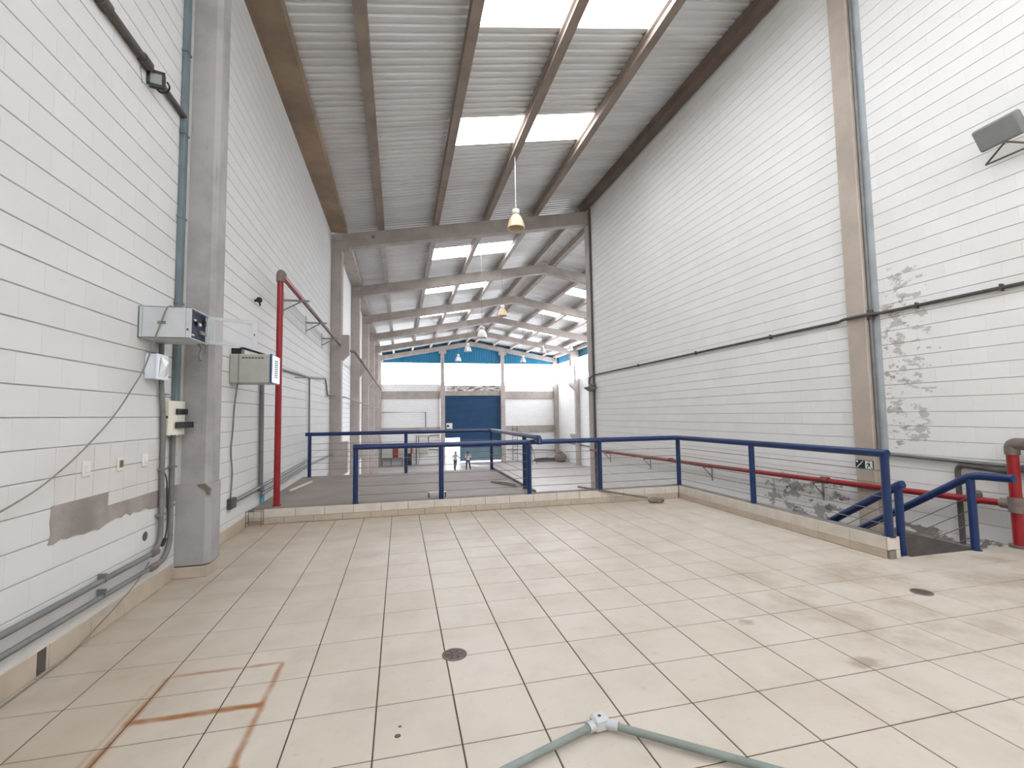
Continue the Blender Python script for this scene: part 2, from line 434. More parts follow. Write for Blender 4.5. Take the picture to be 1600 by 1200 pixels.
# ------------------------------------------------------------------ block walls
def block(w, h, side, d=.009, ch=.003):
    a, b = w / 2, h / 2; c2 = .0006
    pts = [(0, -a, -b), (0, a, -b), (0, a, b), (0, -a, b), (d * side, -a + c2, -b + ch), (d * side, a - c2, -b + ch), (d * side, a - c2, b - ch), (d * side, -a + c2, b - ch)]
    fs = [(4, 5, 6, 7)] + [(i, (i + 1) % 4, (i + 1) % 4 + 4, i + 4) for i in range(4)]
    if side < 0: fs = [f[::-1] for f in fs]
    return MB()._add(pts, fs)
def block_wall(parent, x, side, y0, y1, z0, z1, zref, mat, course=.2105, L=.421, gap=.006, vgap=.0, skip=None):
    k0 = math.floor((z0 - zref) / course); k1 = math.ceil((z1 - zref) / course); cells = []
    for k in range(k0, k1):
        za, zb = max(z0, zref + k * course + gap / 2), min(z1, zref + (k + 1) * course - gap / 2)
        if zb - za < .02: continue
        y = math.floor((y0 - 3) / L) * L + (L / 2 if k % 2 else 0)
        while y < y1:
            a, b = max(y0, y + vgap / 2), min(y1, y + L - vgap / 2)
            if b - a > .02 and not (skip and skip(a, b, za, zb)): cells.append(((x, (a + b) / 2, (za + zb) / 2), (round(b - a, 3), round(zb - za, 3))))
            y += L
    pieces(parent, 'block', cells, lambda q: block(q[0], q[1], side), mat)
ZTL = 8.2
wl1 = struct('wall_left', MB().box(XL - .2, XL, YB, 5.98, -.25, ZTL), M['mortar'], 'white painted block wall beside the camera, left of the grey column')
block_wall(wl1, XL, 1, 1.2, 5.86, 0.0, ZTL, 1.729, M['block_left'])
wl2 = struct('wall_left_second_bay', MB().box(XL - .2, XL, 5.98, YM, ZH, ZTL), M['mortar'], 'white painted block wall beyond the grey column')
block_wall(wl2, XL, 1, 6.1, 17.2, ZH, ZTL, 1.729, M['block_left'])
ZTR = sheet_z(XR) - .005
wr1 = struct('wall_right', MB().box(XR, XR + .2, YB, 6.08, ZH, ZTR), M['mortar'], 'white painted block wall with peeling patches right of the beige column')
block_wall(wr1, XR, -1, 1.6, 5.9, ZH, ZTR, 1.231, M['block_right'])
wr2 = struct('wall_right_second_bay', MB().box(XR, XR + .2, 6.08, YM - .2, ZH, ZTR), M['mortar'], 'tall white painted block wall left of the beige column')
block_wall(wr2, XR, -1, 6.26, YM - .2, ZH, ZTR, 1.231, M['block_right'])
struct('wall_left_behind', MB().box(XL, XL + .008, YB, 1.195, 0, ZTL), M['far_block'], 'white block wall')
struct('wall_right_behind', MB().box(XR - .008, XR, YB, 1.595, 0, ZTR), M['far_block'], 'white block wall')
# wall behind the camera; its glowing band is unseen, added to light the near bay
struct('wall_back', MB().box(XL, XR, YB - .2, YB, -.25, 6.2).prism([(XL, 7.6), (XR, 7.6), (XR, raf(XR) + .3), (XL, raf(XL) + .3)], 1, YB - .2, YB), M['far_block'], 'white block gable wall')
struct('window_1', MB().box(XL, XR, YB - .12, YB - .08, 6.2, 7.6), M['band'], 'unseen glowing band added behind the camera to light the near bay')

# far hall: left wall, right wall, closing wall, floor, end wall
struct('wall_left_hall', MB().box(XL - .2, XL, YM, YE, ZH, ZTL + .1), M['far_block'], 'white block wall of the far hall, left side')
struct('wall_right_hall', MB().box(XF, XF + .2, YM - .2, YE, ZH, 5.3), M['far_block'], 'white block wall of the far hall, right side')
struct('wall_front_hall', MB().box(XR + .2, XF + .2, YM - .4, YM - .2, ZH, raf(XK) + .3), M['far_block'], 'white block wall closing the hall')
struct('floor_hall', MB().box(XL - .2, XF + .2, 4.4, YE + 12, ZH - .2, ZH), M['hall_floor'], 'grey concrete floor of the far hall')
we = struct('wall_end', MB().box(XL, 4.3, YE, YE + .25, ZH, 5.2).box(11.5, XF + .2, YE, YE + .25, ZH, 5.0).box(4.3, 11.5, YE, YE + .25, 3.95, 5.05), M['far_block'], 'white block end wall of the far hall')
t_ = NT('worn_band'); # stained strip over the shutter
def worn():
    t = NT('stained_block_over_shutter')
    f = t.ramp(t.noise(1.6, 6, .7, stretch=(1, 1, 3)), .44, .56)
    return t.done(t.mix(f, srgb(226, 220, 216), srgb(120, 104, 100)), .8)
M['worn'] = worn()
o = link('stained_strip', MB().box(5.1, 10.9, YE - .03, YE, 4.42, 5.04).mesh('stained_strip'), M['worn'], we)
struct('trim_1', MB().box(XL, 4.3, YE - .12, YE, 3.60, 4.42).box(4.3, 11.5, YE - .12, YE, 3.9, 4.42).box(11.5, XF, YE - .12, YE, 3.5, 4.35), M['beam'], 'upper concrete tie beam across the end wall')
struct('trim_2', MB().box(XL, 4.3, YE - .12, YE, -.12, .48).box(11.5, XF, YE - .12, YE, -.35, .45), M['beam'], 'lower concrete tie beam across the end wall')
# day-lit band round the end of the hall and teal cladding above it
def corrug(a, b, pitch=.28, amp=.02):
    n = int((b - a) / pitch * 2) + 1
    return [(a + (b - a) * i / n, amp * (i % 2)) for i in range(n + 1)]
wn = struct('window_2', MB().box(XL, XF + .2, YE + .1, YE + .14, 5.0, 7.6), M['band'], 'day-lit white band in the end wall')
wn2 = struct('window_3', MB().box(XF + .06, XF + .1, YM - .2, YE, 5.3, 7.5), M['band'], 'day-lit white band in the right hall wall, its hidden length added for light')  # seen only at the far end; hidden length added to brighten the hall
mb = MB(); vs = []; fs = []
cr = corrug(XL, XF)
for i, (x, dy) in enumerate(cr): vs += [(x, YE + .06 + dy, 7.52), (x, YE + .06 + dy, raf(x) + .35)]
for i in range(len(cr) - 1): fs.append((2 * i, 2 * i + 1, 2 * i + 3, 2 * i + 2))
mb._add(vs, fs); mb.box(XL, XF, YE + .03, YE + .08, 7.85, 7.92)
struct('wall_end_gable', mb, M['teal'], 'teal corrugated cladding in the end gable')
mb = MB(); vs = []; fs = []
cr = corrug(YM - .2, YE)
for i, (y, dx) in enumerate(cr): vs += [(XF + .03 + dx, y, 7.5), (XF + .03 + dx, y, 8.5)]
for i in range(len(cr) - 1): fs.append((2 * i, 2 * i + 1, 2 * i + 3, 2 * i + 2))
struct('wall_right_hall_cladding', mb._add(vs, fs), M['teal'], 'teal corrugated cladding on the right hall wall')

# ------------------------------------------------------------------ roof
PUR_L = [-.66, 1.32, 3.24, 5.2]
RID = [7.22, 8.28]
PUR_R = [2 * XK - p for p in PUR_L]
FR = [17.4, 24.3, 31.2, 38.1, 45.0, 51.7]
sky_cells = []      # (x0, x1, y0, y1)
for y0 in (-4.3, -.4, 3.35, 7.15, 11.22): sky_cells += [(PUR_L[1], PUR_L[2], y0, y0 + 1.22 + (.25 if y0 > 18 else 0)), (PUR_L[2], PUR_L[3], y0, y0 + 1.22 + (.25 if y0 > 18 else 0))]  # rows overhead and behind the camera are unseen, added to light the near bay
for y0 in (20.72, 27.15, 34.2): sky_cells += [(PUR_L[1], PUR_L[2], y0, y0 + 1.22 + (.25 if y0 > 18 else 0)), (PUR_L[2], PUR_L[3], y0, y0 + 1.22 + (.25 if y0 > 18 else 0))]
for y0 in (20.72, 27.6, 33.75, 40.45): sky_cells += [(PUR_R[3], PUR_R[2], y0, y0 + 1.22 + (.25 if y0 > 18 else 0)), (PUR_R[2], PUR_R[1], y0, y0 + 1.22 + (.25 if y0 > 18 else 0))]  # row nearest the mouth of the hall is unseen, added for hall light
PITCH_R = .21
def prof(y):  # trapezoid ribs
    t = (y / PITCH_R) % 1.0
    return 0 if t < .45 else (.035 * (t - .45) / .12 if t < .57 else (.035 if t < .88 else .035 * (1 - t) / .12))
def yline(a, b):
    ys = {a, b}; k = math.floor(a / PITCH_R)
    while k * PITCH_R < b:
        for q in (0, .45, .57, .88):
            y = (k + q) * PITCH_R
            if a < y < b: ys.add(round(y, 4))
        k += 1
    return sorted(ys)
def sheet_mb(x0, x1, y0, y1):
    ys = yline(y0, y1); vs = []
    for y in ys: vs += [(x0, y, sheet_z(x0) + prof(y)), (x1, y, sheet_z(x1) + prof(y))]
    return MB()._add(vs, [(2 * i, 2 * i + 1, 2 * i + 3, 2 * i + 2) for i in range(len(ys) - 1)])
def strip(x0, x1, y0, y1):
    mb = MB(); cuts = sorted([(a[2], a[3]) for a in sky_cells if abs(a[0] - x0) < .01 and abs(a[1] - x1) < .01])
    y = y0
    for a, b in cuts:
        if b < y0 or a > y1: continue
        g = sheet_mb(x0, x1, y, a); mb._add(g.v, g.f); y = b
    g = sheet_mb(x0, x1, y, y1); mb._add(g.v, g.f); return mb
ceil = MB()
xs = [XL - .3] + PUR_L + [RID[0] if False else XK]
for a, b in zip(xs[:-1], xs[1:]):
    if b == XK:
        g = sheet_mb(a, XK, YB, YE + .3)
    else: g = strip(a, b, YB, YE + .3)
    ceil._add(g.v, g.f)
xs = [XK] + PUR_R[::-1] + [XF + .3]
for a, b in zip(xs[:-1], xs[1:]):
    g = strip(a, b, YM - .3, YE + .3) if a != XK else sheet_mb(a, b, YM - .3, YE + .3)
    ceil._add(g.v, g.f)
struct('ceiling', ceil, M['sheet'], 'ribbed metal roof sheeting')
for i, (a, b, c, d) in enumerate(sky_cells):
    struct('window_%d' % (i + 4), sheet_mb(a, b, c, d), M['sky_sheet'], 'bright translucent roof sheet')  # covers the visible sheets and the unseen added rows alike

def slope_beam(x, y0, y1, w=.2, h=.29, taper=.02):
    """I-shaped precast purlin running along Y, foot on the rafters"""
    z = raf(x); s = SL if x < XK else -SL
    o2 = [(-w / 2, 0), (w / 2, 0), (w / 2, .06), (w / 2 - .05, .10), (w / 2 - .05, h - .10), (w / 2, h - .06), (w / 2, h), (-w / 2, h), (-w / 2, h - .06), (-w / 2 + .05, h - .10), (-w / 2 + .05, .10), (-w / 2, .06)]
    return MB().prism([(x + u, z + v + s * u) for u, v in o2], 1, y0, y1)
ordn = ['first', 'second', 'third', 'fourth']
for i, x in enumerate(PUR_L):
    solo('roof_purlin', slope_beam(x, YB, YM, .21), M['purlin_near'], 'brownish concrete purlin over the tiled floor, %s from the left gutter' % ordn[i], 'purlin', (x, YM, raf(x)), 'purlins over the tiled floor')
    solo('roof_purlin', slope_beam(x, YM, YE, .2), M['beam'], 'concrete purlin over the far hall, left slope, %s from the left eave' % ordn[i], 'purlin', (x, YM, raf(x)), 'purlins of the far hall')
    xr = PUR_R[i]
    solo('roof_purlin', slope_beam(xr, YM - .3, YE, .2), M['beam'], 'concrete purlin over the far hall, right slope, %s from the right eave' % ordn[i], 'purlin', (xr, YM, raf(xr)), 'purlins of the far hall')
solo('roof_purlin', slope_beam(RID[0], YB, YM, .3), M['purlin_shaded'], 'brown ridge purlin along the top of the right wall, shade painted into its colour', 'purlin', (RID[0], YM, raf(RID[0])), 'purlins over the tiled floor')
solo('roof_purlin', slope_beam(RID[0], YM, YE, .22), M['beam'], 'left one of the two close ridge purlins of the far hall', 'purlin', (RID[0], YM, raf(RID[0])), 'purlins of the far hall')
solo('roof_purlin', slope_beam(RID[1], YM - .3, YE, .22), M['beam'], 'right one of the two close ridge purlins of the far hall', 'purlin', (RID[1], YM, raf(RID[1])), 'purlins of the far hall')
# eave gutters
solo('eave_gutter', MB().box(XL + .02, -1.83, YB, YM - .3, 8.22, 8.46).box(XL + .0, XL + .05, YB, YM - .3, 8.2, 8.44), M['gutter'], 'wide brown stained concrete gutter beam along the top of the left wall', 'gutter', (XL, YM, 8.2))
for k in range(5):
    solo('eave_gutter', MB().box(XL + .02, -1.85, FR[k] + .25, FR[k + 1] - .2, 8.22, 8.46), M['beam'], 'concrete gutter beam at the left eave of the far hall, %s bay' % ['first', 'second', 'third', 'fourth', 'last'][k], 'gutter', (XL, FR[k], 8.2), 'left eave gutters of the far hall')
solo('eave_gutter', MB().box(XF - .5, XF, YM, YE, 8.22, 8.46), M['beam'], 'concrete gutter beam at the right eave of the far hall', 'gutter', (XF, YE, 8.2))

# ------------------------------------------------------------------ concrete frames
names = ['nearest', 'second', 'third', 'fourth', 'fifth', 'last, against the end wall,']
for k, y in enumerate(FR):
    d = .62; w2 = .17
    L_ = [(-2.0, raf(-2.0) - .02), (XK, raf(XK) - .02)]
    mb = MB()
    if k == 0:
        mb.prism([(XL + .35, raf(XL + .35)), (XR, raf(XR)), (XR, raf(XR) - .52), (XL + .35, raf(XL + .35) - .5)], 1, y - w2, y + w2)
    else:
        mb.prism([(XL + .3, raf(XL + .3)), (XK, raf(XK)), (XF - .3, raf(XF - .3)), (XF - .3, raf(XF - .3) - .5), (XK + .8, raf(XK + .8) - .48), (XK, raf(XK) - .5), (XK - .8, raf(XK - .8) - .48), (XL + .3, raf(XL + .3) - .5)], 1, y - w2, y + w2)
    rb = thing('roof_rafter', ('sloping concrete rafter where the tiled area opens into the far hall' if k == 0 else 'concrete gable rafter of the far hall, %s from the camera' % (names[k].replace(' from', ''))) if k < 5 else 'concrete gable rafter against the teal end gable', 'rafter', (XK, y, raf(XK)), 'rafters of the far hall')
    part('beam', mb, M['beam'], rb)
    if k: part('dowel', MB().cyl((-1.9, y - w2 - .02, raf(-1.9) - .25), (-1.9, y - w2 + .05, raf(-1.9) - .25), .07), M['fitting'], rb)
    else: part('dowel', MB().cyl((-.95, y - w2 - .02, raf(-.95) - .2), (-.95, y - w2 + .05, raf(-.95) - .2), .06), M['fitting'], rb)
    # left column with its corbels
    nm = ['nearest of the hall columns on the left wall, by the red pipe', 'second of the hall columns on the left wall', 'third of the hall columns on the left wall', 'fourth of the hall columns on the left wall', 'fifth of the hall columns on the left wall', 'concrete corner column at the left end of the end wall'][k]
    ct = thing('concrete_column', nm if k == 5 else 'beige concrete column, ' + nm, 'column', (-2.18, y, ZH), 'columns of the far hall')
    xi = -2.0 if k < 1 else -1.95
    part('shaft', MB().box(XL, xi, y - .22, y + .22, ZH, 8.2, .02), M['col_hall'], ct)
    part('column_head', MB().box(XL, -1.82, y - .2, y + .2, 8.0, 8.24).box(XL, -1.75, y - .24, y + .24, 7.65, 8.0), M['beam'], ct)
    if k < 5:
        cb = MB().prism([(xi, 3.72), (xi + .02, 3.72), (xi + .25, 3.95), (xi + .25, 4.6), (xi, 4.6)], 1, y - .2, y + .2)
        part('corbel', cb, M['col_hall'], ct)
        part('corbel', MB().prism([(xi, -.35), (xi + .22, -.2), (xi + .22, .35), (xi, .35)], 1, y - .2, y + .2), M['col_hall'], ct)
        if k == 0: part('corbel', MB().box(xi, xi + .23, y - .18, y + .18, .38, .85), M['col_hall'], ct)
# right-hand columns of the far hall that show past the end of the near wall
for k, y in ((4, 45.0), (5, 51.65)):
    ct = thing('concrete_column', 'beige concrete column with corbels on the right hall wall' if k == 4 else 'concrete corner column at the right end of the end wall', 'column', (XF - .2, y, ZH), 'columns of the far hall')
    part('shaft', MB().box(XF - .42, XF, y - .22, y + .22, ZH, 8.1, .02), M['col_hall'], ct)
    if k == 4:
        for z in (-1.1, 4.1):
            part('corbel', MB().prism([(XF - .42, z), (XF - 1.0, z + .5), (XF - 1.0, z + .75), (XF - .42, z + .75)], 1, y - .2, y + .2), M['col_hall'], ct)
        part('column_head', MB().box(XF - .9, XF, y - .25, y + .25, 6.6, 8.1), M['beam'], ct)
for x, lb in ((4.55, 'concrete column left of the blue shutter on the end wall'), (11.32, 'concrete column right of the blue shutter on the end wall')):
    ct = thing('concrete_column', lb, 'column', (x, YE - .3, ZH), 'columns of the far hall')
    part('shaft', MB().box(x - .24, x + .24, YE - .45, YE - .02, ZH, 5.3, .02), M['col_hall'], ct)
    part('shaft', MB().box(x - .19, x + .19, YE - .42, YE - .05, 5.3, raf(x) - .5, .02), M['col_hall'], ct)
    part('column_head', MB().box(x - .42, x + .42, YE - .40, YE - .08, raf(x) - .85, raf(x) - .45, .05), M['beam'], ct)
# column at the end of the near right wall
ct = thing('concrete_column', 'beige concrete column ending the tall right wall', 'column', (7.6, YM, ZH), 'columns of the far hall')
part('shaft', MB().box(XR - .03, XR + .42, YM - .2, YM + .25, ZH, raf(XR) - .02, .02), M['col_hall'], ct)
# grey column by the electrical boxes
ct = thing('concrete_column', 'grey stained concrete column behind the open electrical box', 'column', (-2.2, 5.98, 0))
def col_outline(x0, x1, y0, y1, z0, z1, ch=.05):
    return MB().prism([(x0, y0), (x1 - ch, y0), (x1, y0 + ch), (x1, y1), (x0, y1)], 2, z0, z1)
part('shaft', col_outline(-2.325, -2.04, 5.84, 6.12, .95, 8.21), M['col_grey'], ct)
part('plaster_jacket', col_outline(XL, -2.025, 5.825, 6.125,   .13, 1.0), M['jacket'], ct, 'smooth grey plaster jacket')
part('plinth_tile', MB().box(XL + .0, -2.035, 5.815, 6.13, 0, .115, .006), M['skirt_tile'], ct)
part('painted_strip', MB().box(XL, -2.325, 5.85, 6.12, 1.0, 8.2), M['plaster'], ct, 'white painted strip beside the shaft')
part('broken_edge', MB().prism([(-2.16, .99), (-2.08, 1.0), (-2.03, .94), (-2.035, .87), (-2.07, .92), (-2.12, .95)], 1, 5.812, 5.86), M['fitting'], ct)
ct = thing('concrete_column', 'beige concrete column in the right wall with a stair sign', 'column', (7.4, 6.08, ZH))
part('shaft', MB().box(XR - .12, XR + .1, 5.93, 6.26, ZH, raf(XR), .012), M['col_beige'], ct)
part('joint_strip', MB().box(XR - .012, XR + .02, 5.78, 5.925, 0.9, raf(XR)), M['joint'], ct, 'grey filled joint beside the column')
# cross beam over the near bay column pair is outside the frame; ledge beam in the right wall at floor level
solo('wall_ledge', MB().box(XR - .16, XR, 4.3, 5.75, -.62, -.13), M['cement'], 'grey concrete ledge along the foot of the right wall beside the stairs', 'ledge', (XR, 5, -.6))

# ------------------------------------------------------------------ curbs, platform, baseboards
CUR = .235
t1 = struct('trim_3', MB().box(XL, 5.55, 8.385, 8.62, -.3, CUR - .004), M['cement'], 'tiled curb across the far edge of the tiled floor')
x = XL + .09; i = 0
link('joint_bed', MB().box(XL, 5.385, 8.380, 8.386, 0, CUR - .006).mesh('joint_bed'), M['grout2'], t1)
link('skirting_tile', MB().box(XL + .018, XL + .085, 8.368, 8.386, .003, .1, .002).mesh('skirting_tile'), M['skirt_tile'], t1)
link('curb_tile', MB().box(XL + .003, XL + .087, 8.368, 8.386, .108, .2, .002).mesh('curb_tile'), M['curb_tile'], t1)
cm = {}
while x < 5.37:
    for (z0, z1, off, mt, nm) in ((.003, .100, 0, 'skirt_tile', 'skirting_tile'), (.104, CUR, .17, 'curb_tile', 'curb_tile')):
        a = x + (off if x > XL + .1 else 0); w = TX - .007 + (off if x <= XL + .1 else 0)
        b = min(a + w, 5.38)
        if b - a < .03: continue
        y0 = 8.368 if nm == 'skirting_tile' else 8.372
        key = (nm, round(b - a, 3))
        if key not in cm: cm[key] = MB().box(-(b - a) / 2, (b - a) / 2, 0, .016, z0, z1, .002).mesh(nm)
        link(nm, cm[key], M[mt], t1, ((a + b) / 2, y0, 0))
    x += TX
t2 = struct('trim_4', MB().box(5.40, 5.56, 4.28, 8.62, -.3, CUR + .005), M['cement'], 'tiled curb along the stair side of the tiled floor')
y = 4.29
while y < 8.36:
    b = min(y + TY - .004, 8.366)
    for (z0, z1, mt, nm, xx) in ((.003, .095, 'skirt_tile', 'skirting_tile', 5.383), (.098, CUR + .005, 'curb_tile', 'curb_tile', 5.386)):
        key = (nm, 'y', round(b - y, 3))
        if key not in cm: cm[key] = MB().box(0, .016, -(b - y) / 2, (b - y) / 2, z0, z1, .002).mesh(nm)
        link(nm, cm[key], M[mt], t2, (xx, (y + b) / 2, 0))
    y += TY
link('curb_tile', MB().box(5.386, 5.56, 4.268, 4.284, .10, CUR + .005, .002).mesh('curb_tile'), M['curb_tile'], t2)
link('curb_tile', MB().box(5.50, 5.56, 4.266, 4.284, .003, .096, .002).mesh('curb_tile'), M['curb_tile'], t2)
link('broken_tile_bed', MB().prism([(5.39, .003), (5.495, .003), (5.49, .09), (5.45, .094), (5.40, .085)], 1, 4.262, 4.284).mesh('broken_tile_bed'), M['cement'], t2)
struct('floor_platform', MB().box(XL, 2.5, 8.62, 12.75, -.1, .225), M['deck'], 'brown-grey concrete platform beyond the curb')
struct('wall_platform', MB().box(XL, 2.48, 12.5, 12.7, ZH, -.1).box(2.28, 2.46, 8.62, 12.7, ZH, -.1).box(2.46, 5.56, 8.42, 8.6, ZH, -.3).box(5.38, 5.55, 4.3, 8.6, ZH, -.3).box(5.38, XR, 4.05, 4.27, ZH, -.25), M['plaster'], 'plaster wall under the raised floors')
solo('platform_edging', MB().box(2.478, 2.52, 8.65, 12.75, .20, .262), M['fitting'], 'low brown edging strip along the right edge of the platform', 'edging', (2.45, 10.7, .225))
bl = struct('baseboard_left', MB().box(XL, XL + .004, 1.2, 8.38, 0, .165), M['grout'], 'beige tile skirting along the left wall')
y = 1.3; bm_ = None
while y < 8.3:
    b = min(y + .446, 8.365)
    if not (y < 5.83 < b or y < 6.12 < b or 5.8 < y < 6.1):
        me = MB().box(XL, XL + .016, y + .002, b - .002, .002, .17, .003).mesh('skirting_tile'); link('skirting_tile', me, M['skirt_tile'], bl)
    else:
        for (a2, b2) in ((y, 5.82), (6.13, b)):
            if b2 - a2 > .03 and b2 - a2 < .45: link('skirting_tile', MB().box(XL, XL + .016, a2 + .002, b2 - .002, .002, .17, .003).mesh('skirting_tile'), M['skirt_tile'], bl)
    y += .45
link('skirting_gap', MB().box(XL, XL + .019, 3.88, 3.96, .01, .165).mesh('skirting_gap'), M['dark_pipe'], bl)

# ------------------------------------------------------------------ wall tiles and bare cement, left wall
wt = solo('cement_patch', MB().prism([(3.955, 1.112), (4.63, 1.112), (4.63, 1.0), (5.84, 1.0), (5.84, .83), (5.6, .82), (5.29, .84), (5.2, .865), (5.09, .855), (4.98, .872), (4.95, .85), (4.88, .885), (4.8, .86), (4.72, .872), (4.59, .855), (4.5, .83), (4.42, .845), (4.31, .838), (4.2, .855), (4.12, .85), (4.05, .865), (3.99, .845), (3.935, .85), (3.96, .92), (3.945, 1.0)], 0, XL + .0092, XL + .0150), M['cement_patch'], 'ragged bare cement patch below the white wall tiles', 'patch', (XL, 4.9, .85))
tp = thing('wall_tiling', 'rows of white glazed tiles left on the wall by the sockets', 'tiling', (XL, 4.9, 1.0))
cm2 = {}
for row, (z0, z1, ys) in enumerate(((1.312, 1.507, 3.975), (1.112, 1.307, 3.975), (1.0, 1.108, 4.63))):
    y = 3.975
    while y < 5.8:
        b = min(y + .207, 5.838)
        if y >= ys - .05 and b - y > .03:
            key = (row, round(b - y, 3))
            if key not in cm2: cm2[key] = MB().box(0, .009, -(b - y) / 2 + .001, (b - y) / 2 - .001, z0 - 1.0, z1 - 1.0, .0015).mesh('wall_tile')
            link('wall_tile', cm2[key], M['wall_tile'], tp, (.0085, (y + b) / 2 - 4.9, 0))
        y += .2085
def socket(y, z, mt, lb, open_=False):
    t = thing('wall_socket', lb, 'socket', (XL, y, z), 'sockets on the wall tiles')
    part('plate', MB().box(XL + .017, XL + .03, y - .045, y + .045, z - .06, z + .06, .006), M[mt], t)
    part('insert', MB().box(XL + .03, XL + .036, y - .024, y + .024, z - .03, z + .03, .003), M['white_p'] if not open_ else M['dark_pipe'], t)
socket(4.29, 1.335, 'white_p', 'white wall socket on the tiles, farthest from the column')
socket(4.74, 1.33, 'ivory', 'yellowed wall socket between the two white ones', True)
socket(5.14, 1.325, 'white_p', 'white wall socket on the tiles, nearest the conduits')
solo('wall_hole', MB().lathe((0, 0, 0), [(.001, 0), (.03, .004), (.045, .0), ], 12), M['dark_pipe'], 'dark hole in the white wall low beside the conduits', 'hole', (0, 0, 0))
h_ = bpy.data.objects['wall_hole']; h_.location = (XL + .011, 5.22, .60); h_.rotation_euler = (0, R(90), 0)

# ------------------------------------------------------------------ pipes and boxes, left wall near bay
def straps(mb_parent, pts, r, axis='z', mat='zinc_pipe'):
    for p in pts:
        part('strap', MB().obox((XL + .02, p[1], p[2]), (.03, .012 if axis == 'y' else 2.6 * r + .05, 2.6 * r + .05 if axis == 'y' else .014)), M[mat], mb_parent)
t = thing('cable_trunking', 'teal-grey vertical cable trunking left of the grey column', 'trunking', (XL + .04, 5.69, 1.9))
part('trunk', MB().box(XL + .012, XL + .062, 5.645, 5.735, 1.9, 8.2, .006), M['teal_pipe'], t)
for z in (2.95, 3.9, 4.85, 5.8): part('strap', MB().box(XL + .01, XL + .068, 5.63, 5.75, z, z + .02), M['teal_pipe'], t)
t = thing('wall_conduit', 'dark dirty conduit running back along the upper left wall', 'conduit', (XL + .04, 4.6, 5.05))
part('pipe', MB().cyl((XL + .045, 1.0, 5.06), (XL + .045, 4.9, 5.06), .037).cyl((XL + .045, 4.9, 5.06), (XL + .045, 5.66, 5.05), .028), M['dark_pipe'], t)
part('coupling', MB().cyl((XL + .045, 4.78, 5.06), (XL + .045, 4.9, 5.06), .048), M['dark_pipe'], t)
part('coupling', MB().cyl((XL + .045, 4.16, 5.06), (XL + .045, 4.26, 5.06), .05), M['dark_pipe'], t)
# square floodlight with its wire bracket
def flood(name, label, c, size, aim, mats, group=None, th=.06):
    t = thing(name, label, 'floodlight', c, group)
    rot = Vector(aim).to_track_quat('Y', 'Z').to_matrix()
    w, h = size
    Cc = Vector(c)
    part('housing', MB().obox(Cc - rot @ Vector((0, th * .5, 0)), (w, th, h), rot, .012), M[mats[0]], t)
    fr = MB()
    for sx, sz, ww, hh in ((0, h / 2 - .012, w, .024), (0, -h / 2 + .012, w, .024), (w / 2 - .012, 0, .024, h), (-w / 2 + .012, 0, .024, h)):
        fr.obox(Cc + rot @ Vector((sx, .006, sz)), (ww, .02, hh), rot)
    part('frame', fr, M[mats[1]], t)
    part('lens', MB().obox(Cc + rot @ Vector((0, .004, 0)), (w - .04, .008, h - .04), rot), M[mats[2]], t)
    return t, rot
t, rot = flood('floodlight', 'small black-framed square floodlight on the dark conduit', (XL + .08, 4.97, 4.985), (.14, .15), (.3, -1, -.1), ('black', 'black', 'lamp_glass'))
part('bracket', MB().tube(rounded([(XL + .145, 5.03, 5.01), (XL + .16, 5.06, 4.98), (XL + .13, 5.08, 4.93), (XL + .07, 5.06, 4.91), (XL + .03, 5.05, 4.97)], .03), .008, 8), M['black'], t)
part('wire_frame', MB().tube([(XL + .03, 4.9, 5.0), (XL + .012, 4.83, 5.0), (XL + .012, 4.87, 4.87), (XL + .05, 4.93, 4.885)], .004, 6), M['steel'], t)
# open electrical cabinet
cx0, cx1, cy0, cy1, cz0, cz1 = XL + .01, -1.92, 4.95, 5.37, 2.465, 2.765
t = thing('electrical_cabinet', 'open grey electrical cabinet with dark blue inside on the left wall', 'cabinet', (XL, 5.1, cz0))
s3 = .012
body = MB().box(cx0, cx0 + s3, cy0, cy1, cz0, cz1).box(cx0, cx1, cy0, cy0 + s3, cz0, cz1, .004).box(cx0, cx1, cy1 - s3, cy1, cz0, cz1, .004).box(cx0, cx1, cy0, cy1, cz0, cz0 + s3, .004).box(cx0, cx1, cy0, cy1, cz1 - s3, cz1, .004)
part('body', body, M['cab'], t)
part('mounting_plate', MB().box(cx1 - .035, cx1 - .03, cy0 + s3, cy1 - s3, cz0 + s3, cz1 - s3), M['navy'], t)
for (dy, dz, w, h, mt) in ((.11, .19, .04, .02, 'lamp_alu'), (.17, .15, .03, .05, 'black'), (.22, .16, .05, .03, 'lamp_alu'), (.26, .08, .12, .04, 'zinc_pipe'), (.06, .04, .05, .015, 'lamp_alu'), (.33, .18, .05, .06, 'black')):
    part('breaker', MB().box(cx1 - .03, cx1 - .012, cy0 + dy, cy0 + dy + w, cz0 + dz, cz0 + dz + h, .003), M[mt], t)
part('label_plate', MB().box(-2.2, -2.13, cy0 - .002, cy0 + .004, 2.595, 2.625), M['zinc_pipe'], t)
part('sticker', MB().box(-1.96, -1.94, cy0 - .002, cy0 + .004, 2.54, 2.56), M['red_old'], t)
for sx in (-2.325, -1.968): part('seam', MB().box(sx, sx + .003, cy0 - .0015, cy0 + .004, cz0 + .005, cz1 - .005), M['zinc_pipe'], t)
dr = []
hx, hy = cx1 + .005, cy1
da = R(-4); dd = Vector((math.cos(da), -math.sin(da) * -1 * 1.0, 0)); dd = Vector((math.cos(R(6)), math.sin(R(6)), -.07)).normalized()
rotd = Matrix((dd, Vector((-dd.y, dd.x, 0)).normalized(), Vector((0, 0, 1)))).transposed()
DW, DH = .44, .285
